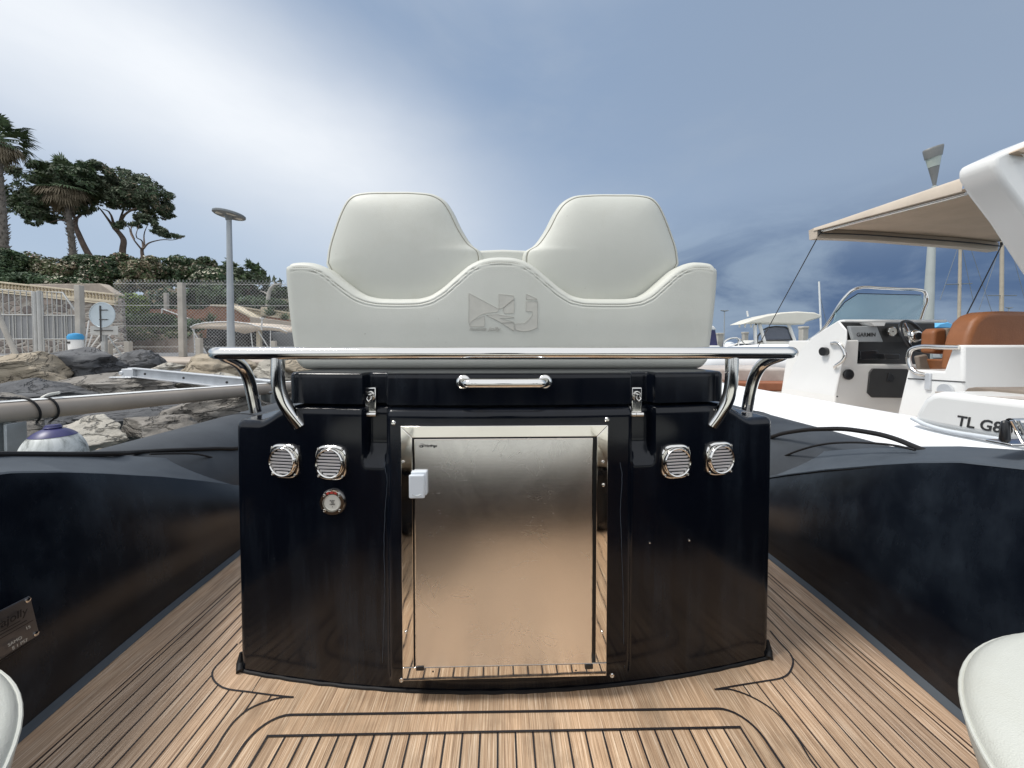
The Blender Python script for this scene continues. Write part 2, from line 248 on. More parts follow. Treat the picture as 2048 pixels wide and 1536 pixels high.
# ---------------------------------------------------------------- builders
WO = {}
class MB:
    def __init__(s): s.v = []; s.f = []; s.mi = []; s.cur = 0
    def add(s, vs, fs):
        o = len(s.v); s.v += [tuple(v) for v in vs]; s.f += [tuple(i+o for i in f) for f in fs]; s.mi += [s.cur]*len(fs); return s
    def box(s, c, sz, rot=None, taper=1.0):
        hx, hy, hz = sz[0]/2, sz[1]/2, sz[2]/2; c = Vector(c); vs = []
        for z in (-1, 1):
            t = taper if z > 0 else 1
            for x, y in ((-1, -1), (1, -1), (1, 1), (-1, 1)):
                v = Vector((x*hx*t, y*hy*t, z*hz))
                if rot is not None: v = rot @ v
                vs.append(c+v)
        return s.add(vs, [(0, 3, 2, 1), (4, 5, 6, 7), (0, 1, 5, 4), (1, 2, 6, 5), (2, 3, 7, 6), (3, 0, 4, 7)])
    def box2(s, a, b):
        return s.box(((a[0]+b[0])/2, (a[1]+b[1])/2, (a[2]+b[2])/2), (abs(b[0]-a[0]), abs(b[1]-a[1]), abs(b[2]-a[2])))
    def tube(s, pts, r, n=12, caps=True, closed=False, flat=None):
        pts = [Vector(p) for p in pts]; m = len(pts); rr = r if isinstance(r, (list, tuple)) else [r]*m
        vs = []; prev = None
        for i in range(m):
            a = pts[i-1] if (i > 0 or closed) else pts[i]; b = pts[(i+1) % m] if (i < m-1 or closed) else pts[i]
            t = (b-a).normalized() if (b-a).length > 1e-9 else Vector((0, 0, 1))
            if prev is None: u = t.orthogonal().normalized()
            else:
                u = prev - t*prev.dot(t); u = u.normalized() if u.length > 1e-6 else t.orthogonal().normalized()
            prev = u; w = t.cross(u)
            for k in range(n):
                an = 2*math.pi*k/n; vs.append(pts[i]+(u*math.cos(an)+w*math.sin(an))*rr[i])
        fs = []
        for i in range(m-1 if not closed else m):
            j = (i+1) % m
            for k in range(n): fs.append((i*n+k, i*n+(k+1) % n, j*n+(k+1) % n, j*n+k))
        if caps and not closed: fs += [tuple(range(n-1, -1, -1)), tuple((m-1)*n+k for k in range(n))]
        return s.add(vs, fs)
    def cyl(s, a, b, r0, r1=None, n=16): return s.tube([a, b], [r0, r0 if r1 is None else r1], n)
    def lathe(s, prof, c=(0, 0, 0), n=24, axis='z', sc=(1, 1)):
        c = Vector(c); vs = []
        for r, z in prof:
            for k in range(n):
                a = 2*math.pi*k/n; x, y = r*math.cos(a)*sc[0], r*math.sin(a)*sc[1]
                vs.append(c+(Vector((x, y, z)) if axis == 'z' else (Vector((x, -z, y)) if axis == 'y' else Vector((z, x, y)))))
        fs = [(i*n+k, i*n+(k+1) % n, (i+1)*n+(k+1) % n, (i+1)*n+k) for i in range(len(prof)-1) for k in range(n)]
        fs += [tuple(range(n-1, -1, -1)), tuple((len(prof)-1)*n+k for k in range(n))]
        return s.add(vs, fs)
    def grid(s, fn, nu, nv, cu=False):
        vs = [fn(i/(nu if cu else nu-1), j/(nv-1)) for j in range(nv) for i in range(nu)]
        fs = [(j*nu+i, j*nu+(i+1) % nu, (j+1)*nu+(i+1) % nu, (j+1)*nu+i) for j in range(nv-1) for i in range(nu if cu else nu-1)]
        return s.add(vs, fs)
    def prism(s, poly, d):            # poly: 3D points, d: extrusion vector
        n = len(poly); d = Vector(d); P = [Vector(p) for p in poly]
        return s.add(P+[p+d for p in P], [tuple(range(n)), tuple(range(2*n-1, n-1, -1))]+[(i, i+n, (i+1) % n+n, (i+1) % n) for i in range(n)])
    def ppx(s, pxs, dep, thick, ax='Y'):   # outline seen in the photo, laid on a real plane and given thickness
        k = {ax: dep}; P = [U(x, y, **k) for x, y in pxs]
        return s.prism(P, (0, thick, 0) if ax == 'Y' else ((thick, 0, 0) if ax == 'X' else (0, 0, thick)))
    def build(s, name, mat, parent=None, smooth=40, bevel=0, seg=2, mats=None, fix=True):
        me = bpy.data.meshes.new(name); co = np.array(s.v, dtype=float); c = (co.min(0)+co.max(0))/2
        if parent is None: c[2] = co[:, 2].min()
        me.from_pydata((co-c).tolist(), [], s.f)
        if fix:
            bm = bmesh.new(); bm.from_mesh(me); bmesh.ops.recalc_face_normals(bm, faces=bm.faces); bm.to_mesh(me); bm.free()
        for mm in (mats or [mat]): me.materials.append(M[mm] if isinstance(mm, str) else mm)
        if mats: me.polygons.foreach_set('material_index', s.mi)
        if smooth:
            me.polygons.foreach_set('use_smooth', [True]*len(me.polygons)); me.set_sharp_from_angle(angle=R(smooth))
        o = bpy.data.objects.new(name, me); COL.objects.link(o); wc = Vector(c); WO[o.name] = wc
        if parent is not None: o.parent = parent; o.location = wc-WO[parent.name]
        else: o.location = wc
        if bevel:
            b = o.modifiers.new('bevel', 'BEVEL'); b.width = bevel; b.segments = seg; b.limit_method = 'ANGLE'; b.angle_limit = R(35); b.harden_normals = False
        return o
def tag(o, label=None, cat=None, group=None, kind=None):
    for k, v in (('label', label), ('category', cat), ('group', group), ('kind', kind)):
        if v: o[k] = v
    return o
def thing(name, loc, label, cat, group=None):
    o = bpy.data.objects.new(name, None); COL.objects.link(o); o.location = loc; WO[o.name] = Vector(loc); o.empty_display_size = .1
    return tag(o, label, cat, group)
def text_mesh(txt, name, mat, parent, origin, xdir, updir, size, extrude=.0004, shear=0, bold=0, align='LEFT', sx=1.0):
    cu_ = bpy.data.curves.new('txt', 'FONT'); cu_.body = txt; cu_.size = size; cu_.extrude = extrude; cu_.shear = shear; cu_.offset = bold; cu_.align_x = align; cu_.resolution_u = 3
    o = bpy.data.objects.new('txt', cu_); COL.objects.link(o); bpy.context.view_layer.update()
    me = bpy.data.meshes.new_from_object(o.evaluated_get(bpy.context.evaluated_depsgraph_get()))
    bpy.data.objects.remove(o); x = Vector(xdir).normalized(); u = Vector(updir).normalized(); n = x.cross(u)
    mb = MB(); mb.add([Vector(origin)+x*v.co.x*sx+u*v.co.y+n*v.co.z for v in me.vertices], [tuple(p.vertices) for p in me.polygons])
    return mb.build(name, mat, parent, smooth=0, fix=False)
def sstep(x, a, b):
    t = min(1, max(0, (x-a)/(b-a))); return t*t*(3-2*t)
def smooth_path(pts, n=8):
    P = [Vector(p) for p in pts]; P = [P[0]*2-P[1]]+P+[P[-1]*2-P[-2]]; out = []
    for i in range(1, len(P)-2):
        a, b, c, d = P[i-1], P[i], P[i+1], P[i+2]; L = (c-b).length
        def tan(p, q, r): 
            u = (q-p).normalized(); w = (r-q).normalized(); return ((u+w)*.5)*L
        m1 = tan(a, b, c); m2 = tan(b, c, d)
        for k in range(n):
            t = k/n; out.append(b*(2*t**3-3*t*t+1)+m1*(t**3-2*t*t+t)+c*(-2*t**3+3*t*t)+m2*(t**3-t*t))
    out.append(P[-2]); return out
# ---------------------------------------------------------------- setting: water, quay, hill
def setting():
    mb = MB(); mb.grid(lambda u, v: Vector((-900+1800*u, -60+1860*v, -.36)), 2, 2); tag(mb.build('water', 'sea', smooth=0), kind='structure')
    # rising bank under the boulders, up to the quay
    def bank(u, v):
        y = 1.9+5.3*v; x = -26+25.5*u
        return Vector((x, y+.25*noise.noise((x*.5, y, 0)), -.75+ .85*sstep(v, 0, 1)+.08*noise.noise((x, y, 3))))
    mb = MB(); mb.grid(bank, 60, 16); tag(mb.build('bank', 'rock_gap_shade'), kind='structure')  # bank coloured dark to stand in for shade between the boulders
    mb = MB(); mb.box2((-60, 7.1, -.6), (2.2, 9.9, .47)); tag(mb.build('quay', 'kerb', bevel=.03), kind='structure')
    mb = MB(); mb.box2((-60, 9.95, -.6), (2.2, 17.0, .43)); tag(mb.build('road', 'asphalt'), kind='structure')
    def hill(u, v):
        x = -70+73*u; y = 17+50*v
        k = sstep(x, 3, -9); h = .43+(.7+2.6*sstep(v, .03, .18))*k
        return Vector((x, y, h+.35*k*noise.noise((x*.3, y*.3, 0))))
    mb = MB(); mb.grid(hill, 90, 60); tag(mb.build('hill', 'hill'), kind='structure')
setting()
# ---------------------------------------------------------------- our boat
CX = .022
TX, TZ, TR = 1.29, .17, .263
boat = thing('inflatable_boat', (CX, 0, -.36), 'black hulled inflatable boat the photo is taken aboard, with teak deck and dark grey tubes', 'boat')
GI = [(-1.6, .60), (.3, .570), (.70, .534), (.83, .510), (.93, .478), (1.03, .441), (1.2, .374), (1.36, .304), (1.55, .217), (1.8, .185), (5.2, .17)]
GO = [(-1.6, .63), (.3, .603), (.72, .562), (.92, .523), (1.113, .470), (1.298, .407), (1.476, .344), (1.56, .225)]
def gz_(y, T=GI):
    for (a, za), (b, zb) in zip(T, T[1:]):
        if y <= b: return za+(zb-za)*max(0, (y-a)/(b-a))
    return T[-1][1]
def make_boat():
    # deck
    mb = MB(); mb.box2((CX-.985, -1.6, -.05), (CX+.985, 5.2, 0)); mb.build('deck', 'teak', boat, smooth=0)
    # caulking lines
    mb = MB()
    def strip(pts, w, z=.0016):
        P = [Vector((p[0], p[1], 0)) for p in pts]; vs = []
        for i, p in enumerate(P):
            a = P[max(0, i-1)]; b = P[min(len(P)-1, i+1)]; t = (b-a).normalized(); n = Vector((-t.y, t.x, 0))
            vs += [p+n*w/2+Vector((0, 0, z)), p-n*w/2+Vector((0, 0, z))]
        mb.add(vs, [(2*i, 2*i+1, 2*i+3, 2*i+2) for i in range(len(P)-1)])
    W_ = .0036
    # border around the console with a swallow-tail point either side
    L1 = [U(x, y, Z=0) for x, y in ((475, 1288), (447, 1318), (427, 1340), (424, 1350), (428, 1362), (436, 1370), (448, 1377), (500, 1385), (545, 1391), (587, 1395.5))]
    R1 = [U(x, y, Z=0) for x, y in ((1540, 1262), (1560, 1286), (1580, 1308), (1586, 1322), (1583, 1338), (1575, 1350), (1562, 1357), (1530, 1363), (1480, 1371), (1429, 1380))]
    L2 = [U(x, y, Z=0) for x, y in ((587, 1395.5), (565, 1396), (530, 1405), (495, 1421), (470, 1442), (450, 1468), (430, 1500), (405, 1536))]
    R2 = [U(x, y, Z=0) for x, y in ((1429, 1380), (1460, 1380), (1505, 1396), (1549, 1424), (1579, 1457), (1602, 1490), (1620, 1520), (1632, 1536))]
    def border_x(y, side, P1, P2):      # |x| beyond which planks start
        best = None
        for P in (P1, P2):
            for a, b in zip(P, P[1:]):
                if (a.y-y)*(b.y-y) <= 0 and abs(a.y-b.y) > 1e-5:
                    x = a.x+(b.x-a.x)*(y-a.y)/(b.y-a.y)
                    best = x if best is None else (min(best, x) if side < 0 else max(best, x))
        return best
    for P in (L1, R1): strip(smooth_path(P, 6), W_)
    for P, s in ((L2, -1), (R2, 1)):
        e = P[-1]; strip(smooth_path(P+[Vector((e.x+s*.008, .5, 0)), Vector((e.x+s*.008, -.0, 0))], 6), W_, .0021)
    offs = [.888, .875]+[.840-.0343*k for k in range(10)]
    for s, P1, P2 in ((-1, L1, L2), (1, R1, R2)):
        for k, o in enumerate(offs):
            x = CX+s*o; seg = []
            y = -1.6
            run = None
            while y < 5.2:
                yy = y; bx = border_x(yy, s, P1, P2)
                if yy < .68: ok = o > abs((P2[-1].x)-CX)+.006
                elif bx is None: ok = (o > .69 or yy > 1.0)
                else: ok = (x-bx)*s > 0
                if yy > .62 and yy < 1.02:
                    y += .002
                else: y += .02
                if ok and run is None: run = yy
                if (not ok) and run is not None:
                    strip([(x, run), (x, yy)], .0028, .0012); run = None
            if run is not None: strip([(x, run), (x, 5.2)], .0028, .0012)
    # hatch with rounded corners and its planked inset
    a, b = U(458, 1536, Z=0), U(1567, 1536, Z=0); yl, yr = .803, .790; r = .055; H = []
    x0, x1 = a.x, b.x
    H += [(x0-.003, .05), (x0, yl-r*1.6)]
    for k in range(9):
        an = math.pi-math.pi/2*k/8; H.append((x0+r*1.05+r*1.05*math.cos(an), yl-r*1.2+r*1.2*math.sin(an)))
    for k in range(9):
        an = math.pi/2-math.pi/2*k/8; H.append((x1-r*1.05+r*1.05*math.cos(an), yr-r*1.2+r*1.2*math.sin(an)))
    H += [(x1, yr-r*1.6), (x1+.003, .05)]
    strip(H, .005, .0018)
    i0, i1 = U(535, 1474, Z=0), U(1480, 1456, Z=0)
    strip([(i0.x, .05), (i0.x, i0.y)], .0042, .0022); strip([(i0.x-.002, i0.y), (i1.x+.002, i1.y)], .0042, .0026); strip([(i1.x, i1.y), (i1.x, .05)], .0042, .0022)
    n = 27
    for k in range(1, n):
        x = i0.x+(i1.x-i0.x)*k/n; y = i0.y+(i1.y-i0.y)*k/n; strip([(x, .05), (x, y)], .0034, .0014)
    for p, q in (((1490, 1338), (1511, 1366)), ((524, 1352), (503, 1385))):
        strip([U(*p, Z=0), U(*q, Z=0)], .0012, .0010)
    mb.build('caulking', 'caulk', boat, smooth=0)
    # side mouldings and coaming
    for s in (-1, 1):
        gz = lambda y, s=s: gz_(y)+(.003 if s > 0 else .0)
        bx = .945 if s < 0 else .955
        ys = list(np.linspace(-1.6, .3, 12))+list(np.linspace(.36, 1.7, 70))+list(np.linspace(1.8, 5.2, 20)); vs = []; prof = 14
        for y in ys:
            zt = gz(y); yb = bx+(.03 if y > 1.2 else .03*sstep(y, .5, 1.2))
            for j in range(prof+1):
                t = j/prof; z = zt*t; x = yb+(.055)*t*t-.010*math.sin(math.pi*t)
                x += 0
                vs.append(Vector((CX*0+s*x, y, z)))
        mb = MB(); m = prof+1
        mb.add(vs, [(i*m+j, i*m+j+1, (i+1)*m+j+1, (i+1)*m+j) for i in range(len(ys)-1) for j in range(prof)])
        mb.build('side_moulding', 'satin', boat)
        # coving strip at the deck edge
        mb = MB(); mb.add([p for y in ys for p in (Vector((s*(bx-.014+.03*sstep(y, .5, 1.2)), y, .001)), Vector((s*(bx+.002+.03*sstep(y, .5, 1.2)), y, .016)))], [(2*i, 2*i+1, 2*i+3, 2*i+2) for i in range(len(ys)-1)]); mb.build('coving', 'coam', boat)
        mb = MB(); vs = []; Yc = [y for y in ys if y < 1.54]+[1.555]
        for y in Yc:
            zi = gz(y)+.0005; w = .115 if y < 1.47 else .115*max(.03, (1.56-y)/.09)
            w *= (1.0 if y > 1.1 else 1.0)
            xi = bx+.03*sstep(y, .5, 1.2)+.061
            zo = gz_(y, GO)+(.003 if s > 0 else 0)
            vs += [Vector((s*xi, y, zi)), Vector((s*(xi+.004), y, zi+.004)), Vector((s*(xi+w*.96), y, zo)), Vector((s*(xi+w), y, zo-.004)), Vector((s*(xi+w), y, max(.02, zo-.09)))]
        mb.add(vs, [(i*5+j, i*5+j+1, (i+1)*5+j+1, (i+1)*5+j) for i in range(len(Yc)-1) for j in range(4)]); mb.build('coaming', 'coam', boat, smooth=24)
        # inflatable tube with curved-in bow
        P = [Vector((s*TX, y, TZ)) for y in (-2.3, -2.0, -1.0, 0, 1, 2, 3, 4)]; rr = [.10, .2]+[TR]*6
        for k in range(1, 9):
            an = k/8*math.pi/2; P.append(Vector((s*TX*math.cos(an), 4+2.2*math.sin(an), TZ+.14*math.sin(an)))); rr.append(TR)
        mb = MB(); mb.tube(P, rr, 48); mb.build('inflatable_tube', 'tube', boat)
        mb = MB()
        for yb in (1.95, 3.1):
            mb = MB(); mb.tube([Vector((s*(TX+ (TR+.001)*math.cos(t)), yb, TZ+(TR+.001)*math.sin(t))) for t in np.linspace(0, math.pi, 30)], .0025, 6); mb.build('tube_seam', 'rubber', boat)
    def ontube(px, py, s, r=TR+.004):
        d = ray(px, py); best = None
        A = d.x**2+d.z**2; B = 2*(-d.x*s*TX+d.z*(CH-TZ)); C = TX**2+(CH-TZ)**2-r*r; D = B*B-4*A*C
        t = (-B-math.sqrt(max(0, D)))/(2*A); return CAM+d*t
    # black grab cord lying on the tube
    for s, pts, near in ((-1, ((475, 896), (430, 897), (380, 899), (330, 901), (280, 904)), ((230, 907), (150, 909), (60, 909), (0, 909), (-90, 909))),
                         (1, ((1536, 874), (1565, 867), (1594, 862), (1620, 859), (1650, 858), (1687, 858)), ((1727, 863), (1768, 871), (1802, 882), (1821, 890), (1850, 902), (1880, 915)))):
        P = [ontube(x, y, s) for x, y in pts] if s < 0 else [U(x, y, X=1.135) for x, y in pts]
        P += [U(x, y, X=s*1.135) for x, y in near]
        fwd = P[0]+Vector((0, .8, 0)); mb = MB(); mb.tube(smooth_path([fwd]+P, 6), .0075, 8); mb.build('grab_cord', 'rubber', boat)
    P = [U(x, y, X=1.10) for x, y in ((1537, 931), (1570, 912), (1610, 897), (1650, 888), (1690, 885), (1740, 886), (1790, 891), (1830, 900))]
    mb = MB(); mb.tube(smooth_path(P, 6), .0035, 6); mb.build('tube_seam', 'rubber', boat)
    P = [U(x, y, X=-1.10) for x, y in ((475, 940), (450, 925), (420, 914), (390, 908), (350, 907), (300, 908))]
    mb = MB(); mb.tube(smooth_path(P, 6), .0035, 6); mb.build('tube_seam', 'rubber', boat)
    # wedge between coaming and tube on both sides
    for s in (-1, 1):
        gz = lambda y, s=s: gz_(y)+(.003 if s > 0 else .0)
        mb = MB(); vs = []; Y = np.linspace(-1.5, 3, 120)
        for y in Y:
            x0 = 1.03; x0 = 1.033; z0 = gz(y)-.004
            for k in range(9):
                t = k/8; x = x0+(1.105-x0)*t; z = z0+(.345-z0)*t
                vs.append(Vector((s*x, y, z-.012*math.sin(math.pi*t))))
        mb.add(vs, [(i*9+j, i*9+j+1, (i+1)*9+j+1, (i+1)*9+j) for i in range(119) for j in range(8)]); mb.build('inner_flap', 'tube', boat)
    # data plate on the port moulding
    P = [U(48, 1192, X=-.952), U(67, 1269, X=-.952), U(-60, 1350, X=-.940), U(-80, 1256, X=-.940)]
    P = [p+Vector((.008, 0, 0)) for p in P]; mb = MB(); mb.prism(P, (.004, 0, 0)); pl = mb.build('data_plate', 'plate', boat, smooth=0, bevel=.001)
    e1 = (P[0]-P[3]).normalized(); e2 = (P[0]-P[1]).normalized(); nn = e1.cross(e2).normalized()
    if nn.x < 0: nn = -nn
    o = P[0]+nn*.0042+Vector((.0045, 0, 0))
    text_mesh('nuovajolly', 'plate_text', 'ink', pl, o-e1*.105-e2*.030, e1, e2, .022, .0002, .2)
    text_mesh('15', 'plate_text', 'ivory', pl, o-e1*.025-e2*.062, e1, e2, .009, .0002)
    text_mesh('SAMO', 'plate_text', 'ivory', pl, o-e1*.058-e2*.074, e1, e2, .009, .0002)
    text_mesh('E 1 PS7', 'plate_text', 'ivory', pl, o-e1*.053-e2*.085, e1, e2, .009, .0002)
    mb = MB()
    for k, (a, b, c) in enumerate(((.09, .03, .036), (.09, .02, .042), (.10, .01, .049), (.10, .01, .092))): mb.prism([o-e1*a-e2*c, o-e1*b-e2*c, o-e1*b-e2*(c+.0014), o-e1*a-e2*(c+.0014)], nn*.0003)
    mb.build('plate_line', 'ink', pl, smooth=0)
    for q in (P[0], P[1]):
        mb = MB(); mb.lathe([(.0045, 0), (.0045, .002), (.002, .003)], (q-e1*.006*1+(e2*-.006 if q is P[0] else e2*.006))+Vector((.004, 0, 0)), 10, 'x'); mb.build('rivet', 'chrome', pl)
    # folding mooring cleat on the starboard coaming
    c = U(2008, 886, X=1.06)
    mb = MB(); mb.box(c+Vector((.03, 0, .001)), (.085, .045, .005)); b = mb.build('hinge_bracket', 'chrome', boat, bevel=.002)
    mb = MB(); mb.box(c+Vector((-.004, -.004, .026)), (.018, .014, .046), taper=.8); mb.build('bracket_post', 'black_plastic', b, bevel=.006)
    mb = MB()
    for dx in (.012, .026): mb.tube([c+Vector((dx-.014, -.012, .050)), c+Vector((dx+.010, -.014, .004))], .0028, 8)
    mb.tube([c+Vector((.012, 0, .044)), c+Vector((.16, 0, .045))], .0085, 16); mb.tube([c+Vector((.075, -.01, .04)), c+Vector((.045, -.014, .004))], .004, 8)
    mb.build('hinge_arm', 'chrome', b)
    # unseen stern fittings and engine, added for the bands mirrored in the fridge door
    mb = MB(); mb.box2((-.62, -.75, .002), (.66, .06, .265)); mb.build('added_bench', 'satin', boat, bevel=.02)
    mb = MB(); mb.box2((-.60, -.72, .267), (.64, .055, .345)); mb.build('added_cushion', 'vinyl', boat, bevel=.03, seg=4)
    mb = MB(); mb.box2((-.98, -1.66, -.3), (1.0, -1.55, .56)); mb.build('added_transom', 'satin', boat, bevel=.03)
    mb = MB(); mb.tube([(CX, -1.9, -.2), (CX, -1.9, .35)], .16, 20); mb.tube([(CX, -2.15, .75), (CX, -1.55, .80)], [.22, .17], 24); mb.tube([(CX, -1.9, .35), (CX, -1.9, .7)], [.17, .2], 20); mb.build('outboard_engine', 'gel', boat, bevel=.04, seg=3)
make_boat()
# ---------------------------------------------------------------- helm console seen from aft
CC = .022
def bow(x): return .843+.076*((x-CC)/.645)**2
con = thing('helm_console', (CC, 1.2, 0), 'glossy black console box with built-in steel fridge and chrome rail, standing on the teak deck', 'console')
def ztop(x): return .602+.037*sstep(abs(x-CC), .585, .50)
CH0, CH1, CHZ = .277, .327, .505
def chan(x, z):
    a = abs(x-CC); w = sstep(a, CH0-.004, CH0+.005)*(1-sstep(a, CH1-.007, CH1+.004))
    return .030*w*sstep(z, CHZ-.004, CHZ+.05)
def panel(x, z):
    a = abs(x-CC); return .012*(1-sstep(a, .264, .275))*(sstep(z, .0, .07) if z >= 0 else 1)
def shell(name, hw, z0, ztf, back, extra, mat, parent, rows, fil=.016, crown=None, hang=0):
    # perimeter: left-back -> corner -> front -> corner -> right-back
    rc = .022; per = []
    for y in np.linspace(back, bow(CC-hw)+rc, 14): per.append((CC-hw, y, -1, 0, 0))
    for k in range(1, 7):
        a = k/7*math.pi/2; per.append((CC-hw+rc-rc*math.cos(a), bow(CC-hw+rc)+rc-rc*math.sin(a), -math.cos(a), -math.sin(a), 0))
    xs = [x for x in np.linspace(CC-hw+rc, CC+hw-rc, 330)]
    for x in xs: per.append((x, bow(x), 0, -1, 1))
    for k in range(1, 7):
        a = math.pi/2*(1-k/7); per.append((CC+hw-rc+rc*math.cos(a), bow(CC+hw-rc)+rc-rc*math.sin(a), math.cos(a), -math.sin(a), 0))
    for y in np.linspace(bow(CC+hw)+rc, back, 14): per.append((CC+hw, y, 1, 0, 0))
    vs = []; n = len(per)
    R_ = [(k/rows, 0, 0) for k in range(rows)]
    for k in range(0, 6):
        a = k/5*math.pi/2; R_.append((1, fil*(1-math.cos(a)), -fil*(1-math.sin(a))))
    for t, ins, dz in R_:
        for x, y, nx, ny, fr in per:
            zt = ztf(x); z = z0+(zt-fil-z0)*t if t < 1 else zt+dz
            dy = extra(x, z) if fr else 0
            vs.append(Vector((x-nx*ins, y+dy-ny*ins, z)))
    mb = MB(); m = len(R_); mb.add(vs, [(j*n+i, j*n+i+1, (j+1)*n+i+1, (j+1)*n+i) for j in range(m-1) for i in range(n-1)])
    # top sheet
    f = [i for i, p in enumerate(per) if p[0] > CC-hw+.001 and p[0] < CC+hw-.001]; top = vs[(m-1)*n:]
    tv = []
    for i in range(13, n-13):
        p = top[i]
        for k in range(6): tv.append(Vector((p.x, p.y+(back-p.y)*k/5, p.z)))
    q = n-26; mb.add(tv, [(i*6+k, i*6+k+1, (i+1)*6+k+1, (i+1)*6+k) for i in range(q-1) for k in range(5)])
    mb.add([Vector((CC-hw, back, z0)), Vector((CC+hw, back, z0)), Vector((CC+hw, back, ztf(CC+hw)-.01)), Vector((CC-hw, back, ztf(CC-hw)-.01))], [(0, 1, 2, 3)])
    o = mb.build(name, mat, parent, smooth=50, fix=False)
    me = o.data; bm = bmesh.new(); bm.from_mesh(me); bmesh.ops.remove_doubles(bm, verts=bm.verts, dist=.0003); bmesh.ops.recalc_face_normals(bm, faces=bm.faces); bm.to_mesh(me); bm.free()
    return o
plain('seal_line', (.045, .06, .08), .5, 0, .3, 40)
shell('cabinet', .645, .0, ztop, 1.62, lambda x, z: chan(x, z)-panel(x, z)+.010*math.exp(-((z-.045)/.012)**2)*(1-sstep(abs(x-CC), .12, .20)), 'gel', con, 120)
shell('lid', .505, .6455, lambda x: .716, 1.55, lambda x, z: chan(x, .6)+.004, 'gel', con, 24, .010)
def con_face(px, py, off=0.0):
    P = U(px, py, Y=.86)
    for _ in range(4): P = U(px, py, Y=bow(P.x)-(panel(P.x, P.z))-off)
    return P
def rail():
    r = .0138; Z = .757; Y0 = .866
    Z = (U(1000, 706, Y=Y0)).z; xl = U(441, 706, Y=.905).x; xr = U(1572, 706, Y=.905).x
    def side(s, e):
        c = .034; P = []
        for k in range(8):
            an = k/7*math.pi/2; P.append(Vector((e-s*c+s*c*math.sin(an), Y0+c-c*math.cos(an), Z)))
        return P
    main = list(reversed(side(-1, xl)))+side(1, xr)
    tl = [U(x, y, Y=a) for x, y, a in ((449, 712, .925), (471, 722, .955), (484, 733, .972), (495, 752, .984), (506, 794, .995), (512, 824, 1.0))]
    tr = [U(x, y, Y=a) for x, y, a in ((1561, 712, .925), (1537, 721, .955), (1522, 732, .972), (1510, 752, .984), (1499, 792, .995), (1494, 820, 1.0))]
    pts = list(reversed(tl))+main+tr
    A = smooth_path(pts, 4); mb = MB(); mb.tube(A, r, 20); g = mb.build('grab_rail', 'chrome', con, smooth=60)
    for s, p in ((-1, ((556, 716), (557, 770), (566, 800), (584, 830), (600, 851))), (1, ((1464, 716), (1462, 770), (1455, 800), (1440, 828), (1424, 851)))):
        f = con_face(*p[-1], -.004); Q = [U(p[0][0], p[0][1]-6, Y=Y0), U(*p[1], Y=Y0+.001), U(*p[2], Y=Y0+.006), U(*p[3], Y=(Y0+f.y)/2+.003), f]
        mb = MB(); mb.tube(smooth_path(Q, 6), r*1.02, 20); mb.build('rail_leg', 'chrome', g, smooth=60)
rail()
def handle():
    a = U(925, 766, Y=.82); b = U(1092, 766, Y=.82); y1 = bow(CC)+.004; yh = y1-.038; mb = MB(); z = a.z
    P = [Vector((a.x, y1, z)), Vector((a.x+.001, y1-.02, z)), Vector((a.x+.014, yh, z))]+[Vector((a.x+.03+(b.x-a.x-.06)*k/6, yh-.002*math.sin(math.pi*k/6), z)) for k in range(7)]+[Vector((b.x-.014, yh, z)), Vector((b.x-.001, y1-.02, z)), Vector((b.x, y1, z))]
    mb.tube(smooth_path(P, 5), .0098, 18); h = mb.build('handle', 'chrome', con, smooth=60)
    for p in (P[0], P[-1]):
        mb = MB(); mb.lathe([(.013, -.002), (.0155, 0), (.0155, .007), (.012, .011), (.008, .012)], p, 24, 'y'); mb.build('handle_collar', 'chrome', h)
handle()
def latch(px, s):
    c = U(px, 805, Y=bow(CC+s*.28)+.026); x = c.x; y = bow(x)+.030+.004; zt = U(px, 774, Y=y).z; zb = U(px, 832, Y=y).z; zm = .66
    mb = MB(); mb.box2((x-.0125, y-.004, zb+.008), (x+.0125, y-.009, zt)); L_ = mb.build('latch', 'chrome', con, bevel=.003, seg=3)
    mb = MB(); mb.box2((x-.010, y-.002, zb+.004), (x+.010, y-.0085, zt-.035)); mb.build('hasp_plate', 'chrome', L_, bevel=.002)
    mb = MB(); mb.tube([(x-.0135, y-.011, zb+.006), (x-.004, y-.011, zb+.006)], .006, 12); mb.tube([(x-.003, y-.011, zb+.006), (x+.0135, y-.011, zb+.006)], .006, 12); mb.build('hinge_pin', 'chrome', L_)
    zz = zt-.020
    mb = MB(); mb.lathe([(.0085, 0), (.0085, .003), (.0068, .0035), (.0068, .001)], (x, y-.009, zz+.003), 18, 'y'); mb.tube([(x-.004, y-.013, zz), (x-.005, y-.02, zz-.005), (x, y-.022, zz-.010), (x+.005, y-.02, zz-.005), (x+.004, y-.013, zz)], .002, 8); mb.box((x, y-.014, zz+.001), (.006, .010, .008)); mb.build('staple', 'chrome', L_, bevel=.0008)
    mb = MB(); mb.box((x, y-.0095, zz-.004), (.009, .002, .016)); mb.build('slot', 'black_plastic', L_, smooth=0)
latch(740, -1); latch(1274, 1)
def screw(p, r, parent, mat='chrome', name='screw'):
    mb = MB(); mb.lathe([(r, -.002), (r, .0008), (r*.8, .002), (r*.45, .0022), (r*.42, .0010), (.0001, .0010)], p, 14, 'y'); return mb.build(name, mat, parent)
for x, y in ((787, 846), (1214, 839), (803, 1360), (1224, 1351)): screw(con_face(x, y, .001), .0052, con)
for x, y, r in ((1299, 1085, .0022), (1378, 1080, .0026)): screw(con_face(x, y, .0005), r, con)
